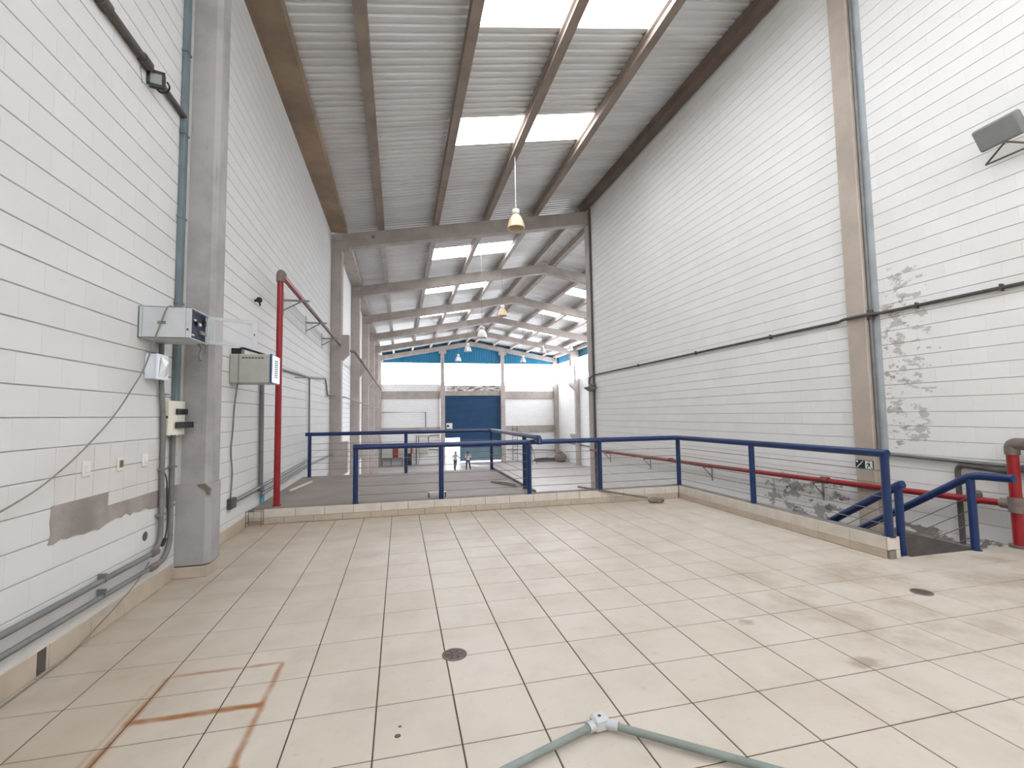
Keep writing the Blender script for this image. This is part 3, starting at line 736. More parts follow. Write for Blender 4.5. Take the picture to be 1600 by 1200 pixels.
def dbox(u0, u1, w0, w1, th=.018, mb=None):
    mb = mb or MB()
    c0 = Vector((hx, hy, cz0 + .01)) + dd * ((u0 + u1) / 2) + Vector((0, 0, (w0 + w1) / 2))
    return mb.obox(c0, (u1 - u0, th, w1 - w0), rotd)
door = part('door', dbox(0, DW, 0, .03, mb=dbox(0, DW, DH - .03, DH, mb=dbox(0, .05, .03, DH - .03, mb=dbox(DW - .05, DW, .03, DH - .03)))), M['cab'], t)
part('window', dbox(.05, DW - .05, .03, DH - .03, .006), M['acrylic'], door)
part('latch', dbox(DW - .03, DW - .02, .13, .15, .03), M['black'], door)
part('hanging_wires', MB().tube([(-1.99, 5.3, 2.47), (-1.97, 5.33, 2.42), (-1.99, 5.34, 2.36), (-1.975, 5.33, 2.3)], .012, 8).tube([(-1.98, 5.27, 2.5), (-1.93, 5.33, 2.44), (-1.94, 5.35, 2.38)], .008, 8), M['zinc_pipe'], t)
# small white junction box
t = thing('junction_box', 'small white junction box with torn film below the open cabinet', 'junction box', (XL, 5.2, 2.1))
part('box', MB().box(XL + .012, XL + .10, 5.09, 5.31, 2.095, 2.335, .006), M['white_b'], t)
part('lid', MB().box(XL + .10, XL + .118, 5.085, 5.315, 2.09, 2.34, .006), M['white_b'], t)
part('film', MB()._add([(XL + .12, 5.12, 2.12), (XL + .135, 5.2, 2.11), (XL + .122, 5.29, 2.15), (XL + .14, 5.27, 2.27), (XL + .123, 5.16, 2.31), (XL + .145, 5.2, 2.21)], [(0, 1, 5), (1, 2, 5), (2, 3, 5), (3, 4, 5), (4, 0, 5)]), M['film'], t)
# vertical conduits
t = thing('wall_conduit', 'thin grey vertical conduit under the white junction box', 'conduit', (XL + .04, 5.37, .45))
part('pipe', MB().tube(rounded([(XL + .045, 5.33, 2.46), (XL + .045, 5.345, 2.1), (XL + .045, 5.42, 1.7), (XL + .045, 5.44, .5), (XL + .05, 5.3, .42)], .06), .023, 10), M['zinc_pipe'], t)
for z in (1.95, 1.2, .75): part('strap', MB().box(XL + .015, XL + .072, 5.38, 5.47, z, z + .018), M['steel'], t)
t = thing('wall_conduit', 'grey vertical conduit under the distribution board', 'conduit', (XL + .04, 5.62, .3))
part('pipe', MB().tube(rounded([(XL + .045, 5.64, 1.56), (XL + .045, 5.64, .42), (XL + .05, 5.5, .29), (XL + .05, 5.3, .29)], .1), .024, 10), M['zinc_pipe'], t)
for z in (1.2, .8): part('strap', MB().box(XL + .015, XL + .072, 5.59, 5.69, z, z + .018), M['steel'], t)
# distribution board with a raised flap
t = thing('distribution_board', 'ivory distribution board with two smoked flaps beside the grey column', 'distribution board', (XL, 5.6, 1.55))
pr_ = [(XL + .01, 5.45), (XL + .075, 5.45), (XL + .105, 5.47), (XL + .12, 5.53), (XL + .125, 5.61), (XL + .12, 5.69), (XL + .105, 5.75), (XL + .075, 5.77), (XL + .01, 5.77)]
part('housing', MB().prism(pr_, 2, 1.545, 1.895), M['ivory'], t)
part('flap', MB().box(XL + .118, XL + .132, 5.5, 5.755, 1.755, 1.815, .004), M['black'], t, 'smoked brown flap')
part('flap', MB().obox((XL + .15, 5.64, 1.645), (.012, .30, .065), Matrix.Rotation(R(-9), 3, 'Z'), .003), M['black'], t, 'smoked brown flap swung open')
part('knob', MB().cyl((XL + .06, 5.452, 1.73), (XL + .06, 5.43, 1.73), .014), M['black'], t)
# pair of pipes along the foot of the wall
for z, r, ye, lb, zz in ((.440, .022, 5.32, 'upper one of two grey pipes along the foot of the left wall', .42), (.320, .020, 5.30, 'lower one of two grey pipes along the foot of the left wall', .29)):
    t = thing('wall_pipe', lb, 'pipe', (XL + .05, 4.2, z), 'pipes along the foot of the left wall')
    part('pipe', MB().cyl((XL + .05, .8, z), (XL + .05, ye, zz), r, 14), M['zinc_pipe'], t)
    part('elbow', MB().obox((XL + .06, ye - .02, zz), (.06, .13, .06), None, .018), M['fitting'], t)
    for y in (2.6, 4.5): part('clamp', MB().box(XL + .015, XL + .05 + r + .004, y, y + .02, z - r - .012, z + r + .012), M['zinc_pipe'], t)
solo('loose_cable', MB().tube(rounded([(XL + .26, 5.1, 2.785), (XL + .255, 4.935, 2.775), (XL + .16, 4.938, 2.46), (XL + .09, 4.93, 2.17), (XL + .07, 4.54, 1.74), (XL + .07, 4.09, 1.44), (XL + .07, 3.73, 1.26), (XL + .07, 3.43, 1.17), (XL + .07, 2.9, 1.04)], .2, 6), .006, 6), M['cable'], 'loose grey cable hanging in a curve across the left wall', 'cable', (XL + .07, 4, 1.2))
t = thing('loose_cable', 'short black cable with a plug hanging between the two conduits', 'cable', (XL + .04, 5.5, .5))
part('wire', MB().tube(rounded([(XL + .03, 5.47, 1.22), (XL + .05, 5.52, 1.1), (XL + .04, 5.55, .95), (XL + .04, 5.585, .75), (XL + .05, 5.56, .6), (XL + .06, 5.49, .5)], .08), .006, 6), M['black'], t)
part('plug', MB().cyl((XL + .06, 5.49, .5), (XL + .065, 5.43, .45), .022, 10, .014), M['black'], t)
solo('loose_cable', MB().tube(rounded([(XL + .06, 5.2, .36), (XL + .08, 4.95, .25), (XL + .07, 4.6, .14), (XL + .03, 4.3, .025), (XL + .05, 4.1, .012), (XL + .06, 3.5, .012)], .15), .005, 6), M['cable'], 'thin cable sagging from the pipes down to the skirting', 'cable', (XL + .05, 4.6, .1))

# ------------------------------------------------------------------ left wall, second bay
t = thing('air_unit', 'beige-grey metal air unit with slotted side on the left wall', 'air unit', (XL, 7.55, 2.2))
part('casing', MB().box(XL + .01, -1.83, 7.35, 7.78, 2.21, 2.63, .012), M['cab2'], t)
for k in range(7): part('vent_slot', MB().box(-2.2 + k * .042, -2.168 + k * .042, 7.346, 7.352, 2.565, 2.58), M['black'], t)
part('front_frame', MB().box(-1.83, -1.812, 7.345, 7.785, 2.205, 2.635, .004), M['shutter'], t)
part('front_panel', MB().box(-1.812, -1.798, 7.36, 7.77, 2.22, 2.62, .004), M['white_b'], t)
for k in range(9): part('grille_bar', MB().box(-1.799, -1.794, 7.48, 7.66, 2.30 + k * .03, 2.317 + k * .03), M['navy'], t)
part('side_flange', MB().box(-2.245, -2.235, 7.343, 7.352, 2.215, 2.625), M['zinc_pipe'], t)
part('top_arm', MB().obox((-2.1, 7.5, 2.69), (.34, .03, .03), Matrix.Rotation(R(18), 3, 'Y')).box(XL + .01, XL + .14, 7.42, 7.56, 2.64, 2.72), M['black'], t)
t = thing('loose_cable', 'wavy grey cable hanging below the air unit', 'cable', (XL + .03, 7.48, .6))
part('wire', MB().tube(rounded([(XL + .1, 7.42, 2.21), (XL + .04, 7.5, 1.9), (XL + .03, 7.49, 1.5), (XL + .03, 7.42, 1.25), (XL + .03, 7.52, .95), (XL + .03, 7.47, .58)], .15), .011, 6), M['cable'], t)
t = thing('junction_box', 'small dark outlet box low on the wall below the air unit', 'junction box', (XL, 7.47, .45))
part('box', MB().box(XL + .008, XL + .07, 7.38, 7.60, .43, .575, .006), M['dark_pipe'], t)
t = thing('wall_conduit', 'grey vertical conduit dropping below the air unit', 'conduit', (XL + .05, 8.85, .5))
part('pipe', MB().cyl((XL + .05, 8.83, 2.62), (XL + .05, 8.87, .58), .036), M['zinc_pipe'], t)
part('elbow', MB().obox((XL + .05, 8.87, .52), (.1, .12, .14), None, .03), M['teal_pipe'], t)
t = thing('wall_pipe', 'grey pipe along the foot of the left wall from the dark outlet box', 'pipe', (XL + .05, 10, .5))
part('pipe', MB().tube([(XL + .05, 7.6, .52), (XL + .05, 13.2, .60)], .028, 10), M['zinc_pipe'], t)
t = thing('wall_pipe', 'thin grey pipe just below the other one, running to the hall', 'pipe', (XL + .05, 11, .4))
part('pipe', MB().tube([(XL + .05, 8.9, .40), (XL + .05, 13.2, .47), (XL + .07, 17.1, .42), (-1.9, 17.7, .42), (-1.85, 31, .2)], .024, 10), M['zinc_pipe'], t)
t = thing('wall_conduit', 'thin grey conduit stepping down along the left wall towards the hall', 'conduit', (XL + .05, 13.1, .2))
part('pipe', MB().tube(rounded([(XL + .05, 9.8, 2.68), (XL + .05, 13.1, 2.76), (XL + .05, 15.9, 2.95), (XL + .05, 16.3, 2.42), (XL + .07, 17.1, 2.45), (-1.92, 17.7, 2.42), (-1.9, 45, 2.42)], .2), .026, 8), M['zinc_pipe'], t)
part('drop_pipe', MB().cyl((XL + .05, 13.15, 2.75), (XL + .05, 13.25, .25), .022), M['zinc_pipe'], t)
for y, z in ((11.6, 2.64), (16.0, 2.40)): part('bracket', MB().box(XL + .01, XL + .25, y - .015, y + .015, z - .02, z), M['steel'], t)
# red fire main
t = thing('fire_pipe', 'tall red fire pipe rising from the curb and turning along the left wall', 'pipe', (-2.03, 8.72, .235))
part('riser', MB().cyl((-2.03, 8.72, .225), (-2.03, 8.72, 4.17), .052, 18), M['red'], t)
part('run', MB().tube([(-2.03, 8.74, 4.22), (-2.03, 10.6, 4.22)], .05, 14), M['red'], t)
part('run', MB().tube([(-2.03, 10.6, 4.22), (-2.03, 17.1, 4.22)], .046, 14), M['fitting'], t)
part('elbow', MB().tube(rounded([(-2.03, 8.72, 4.08), (-2.03, 8.72, 4.24), (-2.03, 8.88, 4.24)], .13, 6), .068, 16), M['fitting'], t)
part('foot_flange', MB().cyl((-2.03, 8.72, .225), (-2.03, 8.72, .245), .075), M['red'], t)
part('run', MB().tube([(-2.03, 17.65, 4.15), (-1.63, 17.9, 4.1), (-1.63, 44, 4.1)], .05, 10), M['fitting'], t)
for y in (10.4, 12.8, 15.3):
    b = part('bracket', MB().box(XL + .0, -1.85, y - .02, y + .02, 4.13, 4.165).tube([(XL + .01, y, 3.93), (-2.02, y, 4.13)], .014, 6).box(XL + .008, XL + .02, y - .025, y + .025, 3.85, 4.32), M['steel'], t)
solo('wall_hook', MB().sphere((XL + .08, 8.46, 3.68), .05).cyl((XL, 8.46, 3.66), (XL + .06, 8.46, 3.68), .02).cyl((XL + .08, 8.46, 3.67), (XL + .1, 8.44, 3.58), .015), M['black'], 'small black fixture on the left wall above the air unit', 'fixture', (XL, 8.46, 3.66))
solo('plastic_offcut', MB().prism([(8.98, .235), (9.18, .235), (9.2, .43), (9.12, .44), (9.02, .4)], 0, XL + .012, XL + .03), M['ledge_blue'], 'small cyan plastic offcut leaning on the wall behind the red pipe', 'offcut', (XL, 9.1, .235))
t = thing('wire_stand', 'small rusty wire stand at the left end of the curb', 'stand', (-2.2, 8.28, 0))
fr = MB(); pts = [(-2.35, 8.34), (-2.13, 8.34), (-2.13, 8.20), (-2.35, 8.20)]
for i, (x, y) in enumerate(pts):
    part('leg', MB().cyl((x, y, 0), (x, y, .25), .005, 6), M['fitting'], t)
    for z in (.06, .24):
        x2, y2 = pts[(i + 1) % 4]; part('rail', MB().cyl((x, y, z), (x2, y2, z), .004, 6), M['fitting'], t)
solo('wood_offcut', MB().obox((-2.05, 10.9, .25), (.05, 1.3, .03), Matrix.Rotation(R(-8), 3, 'Z')), M['ivory'], 'pale wooden batten lying on the platform by the left wall', 'batten', (-2.05, 10.9, .235))

# ------------------------------------------------------------------ railings
PR = .046
def railing(name, label, paths, posts, cables, loc, zb=.235, ztop=1.19):
    t = thing(name, label, 'railing', loc, None)
    for p in paths: part('top_rail', MB().tube(rounded(p, .10, 6), PR, 16), M['blue'], t)
    for (x, y, z0, z1) in posts:
        pz = part('post', MB().cyl((x, y, z0), (x, y, z1), PR * .93, 16), M['blue'], t)
        part('foot', MB().cyl((x, y, z0), (x, y, z0 + .008), .062, 16), M['blue'], pz)
    for a in cables: part('cable', MB().tube(a, .005, 6), M['cable'], t)
    return t
zc = (.37, .52, .68, .83, .98)
YA, XA = 8.47, 5.47
def cab_path(z):
    return [(-.74, YA, z), (XA, YA, z), (XA, 4.3, z)]
cabs = []
for z in zc:
    cabs.append([(-.74, YA, z), (.715, YA, z), (2.34, YA, z), (3.76, YA, z), (XA, YA, z)]); cabs.append([(XA, YA, z), (XA, 6.43, z), (XA, 4.3, z)])
railing('railing', 'blue pipe railing along the front and right curbs of the tiled floor', [[(-.78, YA, 1.185), (XA, YA, 1.185), (XA, 4.27, 1.185)]],
        [(-.74, YA, .235, 1.185), (.715, YA, .235, 1.185), (2.34, YA, .235, 1.185), (3.76, YA, .235, 1.185), (XA, YA, .235, 1.185), (XA, 6.43, .235, 1.185), (XA, 4.31, .235, 1.185)], cabs, (XA, YA, .235))
cabs = [[(-2.2, 12.62, z), (.15, 12.62, z), (2.43, 12.62, z)] for z in (.4, .56, .72, .88, 1.04)]
cabs += [[(2.43, 12.62, z), (2.43, 9.12, z)] for z in (.4, .56, .72, .88, 1.04)]
railing('railing', 'blue pipe railing round the far edge of the brown platform', [[(-2.3, 12.62, 1.285), (2.43, 12.62, 1.285), (2.43, 8.08, 1.285), (2.43, 8.06, 1.16)]],
        [(-2.2, 12.62, .225, 1.285), (.15, 12.62, .225, 1.285), (2.43, 12.62, .225, 1.285), (2.43, 9.12, .225, 1.285)], cabs, (2.43, 12.62, .225))
# stair railings
SR = .66
def stair_rail(label, x, y0, ztop, lead, zb, n, lo=0):
    pts = [(x, y0 - lead, ztop + .01), (x, y0 - .02, ztop + .0), (x, y0 + 5.1, ztop - SR * 5.1)]
    posts = [(x, y0, zb, ztop - .02)]
    for k in (2.4, 4.8): posts.append((x, y0 + k, max(ZH, -SR * k - .15), ztop - SR * k))
    cabs = [[(x, y0, z), (x, y0 + 4.8, z - SR * 4.8)] for z in (.16, .32, .48, .64)]
    return railing('stair_railing', label, [pts], posts, cabs, (x, y0, 0))
stair_rail('blue stair handrail close to the end of the curb railing', 5.76, 4.40, .80, .06, -.02, 3)
stair_rail('blue stair handrail beside the red standpipe', 6.70, 4.26, .885, .42, 0, 3)

# stairs down
st = thing('staircase', 'concrete stairs going down along the right wall', 'stairs', (6.2, 4.4, ZH))
nst = 20
for k in range(nst):
    y0 = 4.29 + k * .265; z1 = -.175 * (k + 1)
    if z1 < ZH + .02: break
    part('step', MB().box(5.6, 6.8, y0, y0 + .275, max(ZH, z1 - .3), z1, .008), M['stair'], st)

# ------------------------------------------------------------------ right wall pipes, lamps, sign
t = thing('wall_conduit', 'long grey conduit running across the right wall at mid height', 'conduit', (XR, 10, 3.2))
part('pipe', MB().tube(rounded([(XR - .04, 2.0, 3.20), (XR - .04, 5.75, 3.22), (XR - .15, 5.88, 3.22), (XR - .155, 6.3, 3.22), (XR - .04, 6.45, 3.22), (XR - .04, 17.1, 3.21), (XR - .06, 17.45, 3.1), (XR - .06, 17.5, 2.9)], .12), .024, 10), M['dark_pipe'], t)
for y in (4.2, 5.2, 8.0, 10.5, 13.5): part('clamp', MB().box(XR - .07, XR - .005, y, y + .02, 3.17, 3.26), M['dark_pipe'], t)
t = thing('wall_conduit', 'teal-grey vertical conduit beside the beige column', 'conduit', (XR - .04, 5.92, .9))
part('pipe', MB().cyl((XR - .05, 5.9, raf(XR)), (XR - .05, 5.9, .98), .024), M['zinc_pipe'], t)
part('tee', MB().cyl((XR - .05, 5.9, 3.14), (XR - .05, 5.9, 3.3), .04).cyl((XR - .05, 5.8, 3.22), (XR - .05, 5.95, 3.22), .035), M['dark_pipe'], t)
t = thing('wall_conduit', 'grey conduit running level behind the red standpipe', 'conduit', (XR - .05, 5, .95))
part('pipe', MB().tube(rounded([(XR - .05, 5.9, 1.0), (XR - .05, 4.5, .97), (XR - .05, 2.0, .92)], .08), .026, 10), M['zinc_pipe'], t)
part('pipe', MB().cyl((XR - .05, 4.3, .935), (XR - .05, 2.0, .875), .034), M['teal_pipe'], t)
t = thing('wall_conduit', 'dark grey conduit bent down to the floor left of the red standpipe', 'conduit', (XR - .1, 4.83, -.1))
part('pipe', MB().tube(rounded([(XR - .07, 4.25, .89), (XR - .07, 4.83, .93), (XR - .07, 4.83, -.13)], .1), .032, 12), M['dark_pipe'], t)
t = thing('fire_pipe', 'thick red standpipe at the right with a long run along the wall', 'pipe', (7.3, 4.18, 0))
part('riser', MB().cyl((7.3, 4.18, 0), (7.3, 4.18, 1.17), .057, 18), M['red'], t)
part('elbow', MB().tube(rounded([(7.3, 4.18, 1.12), (7.3, 4.18, 1.25), (7.3, 4.03, 1.25)], .12, 6), .072, 16), M['fitting'], t)
part('top_run', MB().cyl((7.3, 4.06, 1.25), (7.3, 2.0, 1.25), .055, 16), M['red'], t)
part('tee', MB().cyl((7.3, 4.18, .42), (7.3, 4.18, .60), .078, 16).cyl((7.3, 4.18, .51), (7.3, 4.33, .51), .06, 14), M['fitting'], t)
part('wall_run', MB().tube([(7.3, 4.3, .51), (7.3, 7.5, .44), (7.3, 9.0, .41)], .043, 14), M['red'], t)
part('wall_run', MB().tube([(7.3, 9.0, .41), (7.3, 17.3, .28)], .043, 14), M['red_old'], t)
part('valve', MB().obox((7.32, 4.62, .53), (.14, .12, .16), None, .02), M['fitting'], t)
for y in (7.0, 10.1, 13.0, 15.8):
    zz = .51 - .018 * (y - 4.3) - .045
    b = part('bracket', MB().box(XR - .26, XR, y - .02, y + .02, zz - .03, zz).tube([(XR - .24, y, zz - .02), (XR - .02, y, zz - .24)], .012, 6).box(XR - .022, XR - .01, y - .02, y + .02, zz - .34, zz), M['steel'], t)
for y in (6.75, 11.6): part('coupling', MB().cyl((7.3, y, .51 - .0175 * (y - 4.3)), (7.3, y + .14, .51 - .0175 * (y + .14 - 4.3)), .058), M['red_old'], t)
part('base_collar', MB().cyl((7.3, 4.18, 0), (7.3, 4.18, .03), .1), M['fitting'], t)
# stair sign
xs_ = XR - .1205
t = thing('stair_sign', 'small dark green stair escape sign on the beige column', 'sign', (xs_, 6.1, .73))
part('plate', MB().box(xs_ - .006, xs_, 5.95, 6.25, .735, .875), M['sign_green'], t)
xw = xs_ - .0075
lf = MB()   # left half as seen (far side): arrow and descending line
lf.prism([(6.235, .755), (6.225, .745), (6.115, .855), (6.125, .865)], 0, xw, xw + .002)
lf.prism([(6.24, .835), (6.205, .835), (6.205, .865), (6.24, .865)], 0, xw, xw + .002)
part('arrow', lf, M['sign_white'], t)
part('white_field', MB().box(xw, xw + .002, 5.965, 6.085, .745, .868), M['sign_white'], t)
xg = xw - .0012
fg = MB().prism([(6.03, .85), (6.012, .85), (6.012, .866), (6.03, .866)], 0, xg, xg + .001)
fg.prism([(6.045, .84), (6.005, .835), (6.0, .79), (6.03, .785)], 0, xg, xg + .001)
fg.prism([(6.03, .79), (6.045, .75), (6.06, .752), (6.045, .795)], 0, xg, xg + .001)
fg.prism([(6.005, .79), (5.99, .765), (5.975, .748), (5.985, .746), (6.015, .78)], 0, xg, xg + .001)
fg.prism([(6.045, .838), (6.068, .81), (6.062, .805), (6.04, .825)], 0, xg, xg + .001)
part('running_figure', fg, M['sign_green'], t)
# large floodlight top right
t = thing('floodlight', 'large grey rectangular floodlight high on the right wall', 'floodlight', (7.2, 4.0, 5.1))
rot = Vector((-.75, .05, -.42)).to_track_quat('Y', 'Z').to_matrix()
Cc = Vector((7.20, 3.98, 5.10))
part('housing', MB().obox(Cc, (.46, .12, .29), rot, .02), M['floodbody'], t)
part('lens', MB().obox(Cc + rot @ Vector((0, .062, 0)), (.41, .01, .24), rot), M['lamp_glass'], t)
part('bracket', MB().tube([Cc + rot @ Vector((-.22, -.05, 0)), (XR - .01, 4.28, 4.86)], .012, 6).tube([(XR - .01, 4.28, 4.86), (XR - .01, 3.78, 4.86)], .012, 6).tube([Cc + rot @ Vector((.22, -.05, 0)), (XR - .01, 3.78, 4.86)], .012, 6), M['fitting'], t)
# lamp at the end of the wall
t = thing('wall_lamp', 'small floodlight on an arm at the far end of the right wall', 'lamp', (XR, 17.0, 2.7))
part('arm', MB().tube([(XR, 16.9, 2.85), (XR - .2, 17.0, 2.8)], .02, 8), M['steel'], t)
part('head', MB().lathe((XR - .2, 17.0, 2.55), [(.02, 0), (.14, .04), (.26, .14), (.27, .17), (.1, .2), (.04, .3), (.001, .3)], 16), M['floodbody'], t)
t = thing('drain_pipe', 'brown vertical pipe at the far end of the right wall', 'pipe', (XR - .05, 16.9, ZH))
part('pipe', MB().cyl((XR - .05, 17.02, ZH), (XR - .05, 17.02, raf(XR)), .04), M['dark_pipe'], t)

# ------------------------------------------------------------------ hanging lamps
def bell_lamp(p, ztop, label, mt, sc=1.0):
    t = thing('bell_lamp', label, 'lamp', p, 'hanging bell lamps')
    x, y, z = p
    prof_o = [(.065, .42), (.10, .40), (.15, .34), (.20, .24), (.235, .12), (.25, .03), (.262, .0)]
    part('shade', MB().lathe((x, y, z), [(r * sc, h * sc) for r, h in prof_o] + [(r * sc * .96, h * sc) for r, h in prof_o[::-1]], 28), M[mt], t)
    part('ballast', MB().lathe((x, y, z), [(.001, .42 * sc), (.10 * sc, .42 * sc), (.105 * sc, .50 * sc), (.10 * sc, .56 * sc), (.05 * sc, .575 * sc), (.001, .575 * sc)], 20), M['lamp_white'], t)
    part('bulb', MB().sphere((x, y, z + .2 * sc), .07 * sc, 12, (1, 1, 1.5)), M['lamp_glass'], t)
    part('cord', MB().cyl((x, y, z + .57 * sc), (x, y, ztop), .011, 8), M['lamp_white' if y < 15 else 'cable'], t)
bell_lamp((3.24, 12.68, 7.03), raf(3.24), 'cream bell lamp hanging over the tiled floor', 'lamp_cream')
for p, lb, mt in (((5.2, 23.5, 6.85), 'dim cream bell lamp hanging below the ridge, behind the near rafter', 'lamp_cream'),
              ((3.88, 22.2, 5.45), 'bright white bell lamp hanging lowest in the middle of the hall', 'lamp_white'),
              ((4.55, 31.8, 6.1), 'grey bell lamp before the teal gable, upper one left of the middle', 'lamp_alu'),
              ((4.68, 38.4, 6.2), 'grey bell lamp before the teal gable, lowest and farthest left', 'lamp_alu'),
              ((10.44, 33.4, 6.3), 'grey bell lamp below the right roof slope', 'lamp_alu'),
              ((9.89, 37.1, 6.0), 'grey bell lamp before the right part of the teal gable', 'lamp_alu'),
              ((15.2, 40.1, 7.5), 'bell lamp close to the right eave, beside the near wall end', 'lamp_white')):
    bell_lamp(p, sheet_z(p[0]) + .005, lb, mt)

# ------------------------------------------------------------------ things on the tiled floor
for (x, y), lb in (((.378, 3.45), 'round dark drain cover in the middle foreground'), ((4.70, 3.44), 'round dark drain cover near the stairs')):
    t = thing('drain_cover', lb, 'drain cover', (x, y, 0), 'floor drain covers')
    part('rim', MB().lathe((x, y, 0), [(.088, 0), (.088, .006), (.076, .006), (.076, .003)], 32), M['fitting'], t)
    part('grate', MB().lathe((x, y, 0), [(.078, .0015), (.076, .004), (.001, .0045)], 32), M['grate'], t)
    for a in range(6):
        part('slot', MB().obox((x + .04 * math.cos(a * 1.047), y + .04 * math.sin(a * 1.047), .0045), (.04, .008, .002), Matrix.Rotation(a * 1.047, 3, 'Z')), M['black'], t)
t = thing('loose_conduit', 'pale green conduit pieces joined by a grey box lying on the tiles', 'conduit', (1.04, 2.46, 0))
jx, jy = 1.045, 2.455
e1, e2 = Vector((.30, 2.20, .03)), Vector((1.95, 1.74, .03))
part('pipe', MB().cyl((jx - .03, jy - .012, .035), e1, .019, 14), M['green_pipe'], t)
part('pipe', MB().cyl((jx + .03, jy - .012, .035), e2, .019, 14), M['green_pipe'], t)
part('box', MB().obox((jx, jy, .04), (.085, .075, .07), Matrix.Rotation(R(8), 3, 'Z'), .012).cyl((jx - .03, jy - .012, .036), (jx - .075, jy - .028, .036), .027).cyl((jx + .03, jy - .012, .036), (jx + .085, jy - .055, .036), .025), M['cab'], t, 'blue-grey box')
part('screw_hole', MB().cyl((jx, jy - .005, .0745), (jx, jy - .005, .0765), .009), M['black'], t)
for (x, y, r, lb) in ((-.012, 2.682, .017, 'larger dark chip in a foreground tile'), (.0, 2.757, .010, 'smaller dark chip in a foreground tile')):
    solo('tile_chip', MB().lathe((x, y, 0), [(r, .0006), (r * .7, .0012), (.001, .0012)], 14), M['dark_pipe'], lb, 'chip', (x, y, 0))
t = thing('metal_bar', 'long grey metal bar leaning over the curb onto the tiles', 'metal bar', (4.5, 8.1, 0))
part('bar', MB().obox(((3.3 + 4.55) / 2, 8.3, .20), (1.32, .05, .03), Matrix.Rotation(R(-20), 3, 'Z') @ Matrix.Rotation(R(9), 3, 'Y')), M['fitting'], t)
solo('rag_bundle', MB().sphere((4.66, 8.08, .045), .09, 12, (1.3, .8, .6)).sphere((4.82, 8.1, .035), .06, 10, (1.2, .8, .75)).sphere((4.74, 8.05, .03), .07, 10, (1.1, .9, .6)), M['rag'], 'small dirty bundle on the tiles at the end of the metal bar', 'bundle', (4.72, 8.06, 0))
t = thing('small_bench', 'low rusty metal stand behind a railing post', 'stand', (.7, 8.75, .225))
part('board', MB().box(.50, .82, 8.66, 8.80, .31, .322), M['ivory'], t)
for x in (.51, .81):
    for y in (8.67, 8.79): part('leg', MB().cyl((x, y, .225), (x, y, .312), .009, 6), M['fitting'], t)
solo('cable_coil', MB().tube(rounded([(2.33, 9.35, .24), (2.15, 9.7, .24), (1.9, 10.3, .24), (2.2, 10.0, .24), (2.34, 9.6, .24)], .2), .012, 6), M['cable'], 'loose grey cable by the right edge of the platform', 'cable', (2.4, 9.5, .235))

# ------------------------------------------------------------------ far end: shutter, people, equipment
t = thing('roller_shutter', 'tall blue roller shutter in the end wall', 'shutter', (8, YE + .1, ZH))
def slats(x0, x1, z0, z1, y, pitch, depth=.03):
    mb = MB(); n = max(1, int(round((z1 - z0) / pitch)))
    h = (z1 - z0) / n
    for i in range(n):
        za = z0 + i * h
        mb._add([(x0, y, za), (x1, y, za), (x0, y - depth, za + h * .3), (x1, y - depth, za + h * .3), (x0, y - depth, za + h * .75), (x1, y - depth, za + h * .75), (x0, y, za + h), (x1, y, za + h)], [(0, 1, 3, 2), (2, 3, 5, 4), (4, 5, 7, 6)])
    return mb
part('curtain', slats(4.75, 11.15, .05, 3.95, YE + .1, .13), M['shutter'], t)
part('lower_curtain', slats(6.45, 11.15, -1.9, .0, YE + .1, .13), M['shutter'], t)
part('lower_curtain', slats(4.75, 6.45, -.75, .0, YE + .1, .13), M['shutter'], t)
part('middle_rail', MB().box(4.75, 11.15, YE - .02, YE + .1, -.02, .12), M['shutter_low'], t)
part('bottom_panel', slats(6.45, 11.15, ZH + .12, -1.85, YE + .1, .2), M['shutter_low'], t)
part('side_leaf', MB().box(6.40, 6.46, YE - .6, YE + .1, ZH + .1, -1.6), M['teal'], t, 'teal edge of the open leaf')
part('drum_cover', MB().box(4.75, 11.15, YE - .05, YE + .1, 3.85, 3.98), M['shutter'], t)
t = thing('wall_unit', 'white box with a dark dial at the left edge of the shutter', 'box', (5.25, YE - .1, .25))
part('box', MB().box(4.95, 5.6, YE - .2, YE - .03, .25, .88, .02), M['white_p'], t)
part('dial', MB().cyl((5.12, YE - .2, .57), (5.12, YE - .23, .57), .13), M['black'], t)
struct('ground_outside', MB().box(-20, 40, YE + .3, YE + 60, ZH - .25, ZH - .02), plain('pale_yard', (205, 200, 190), .8), 'pale yard outside')

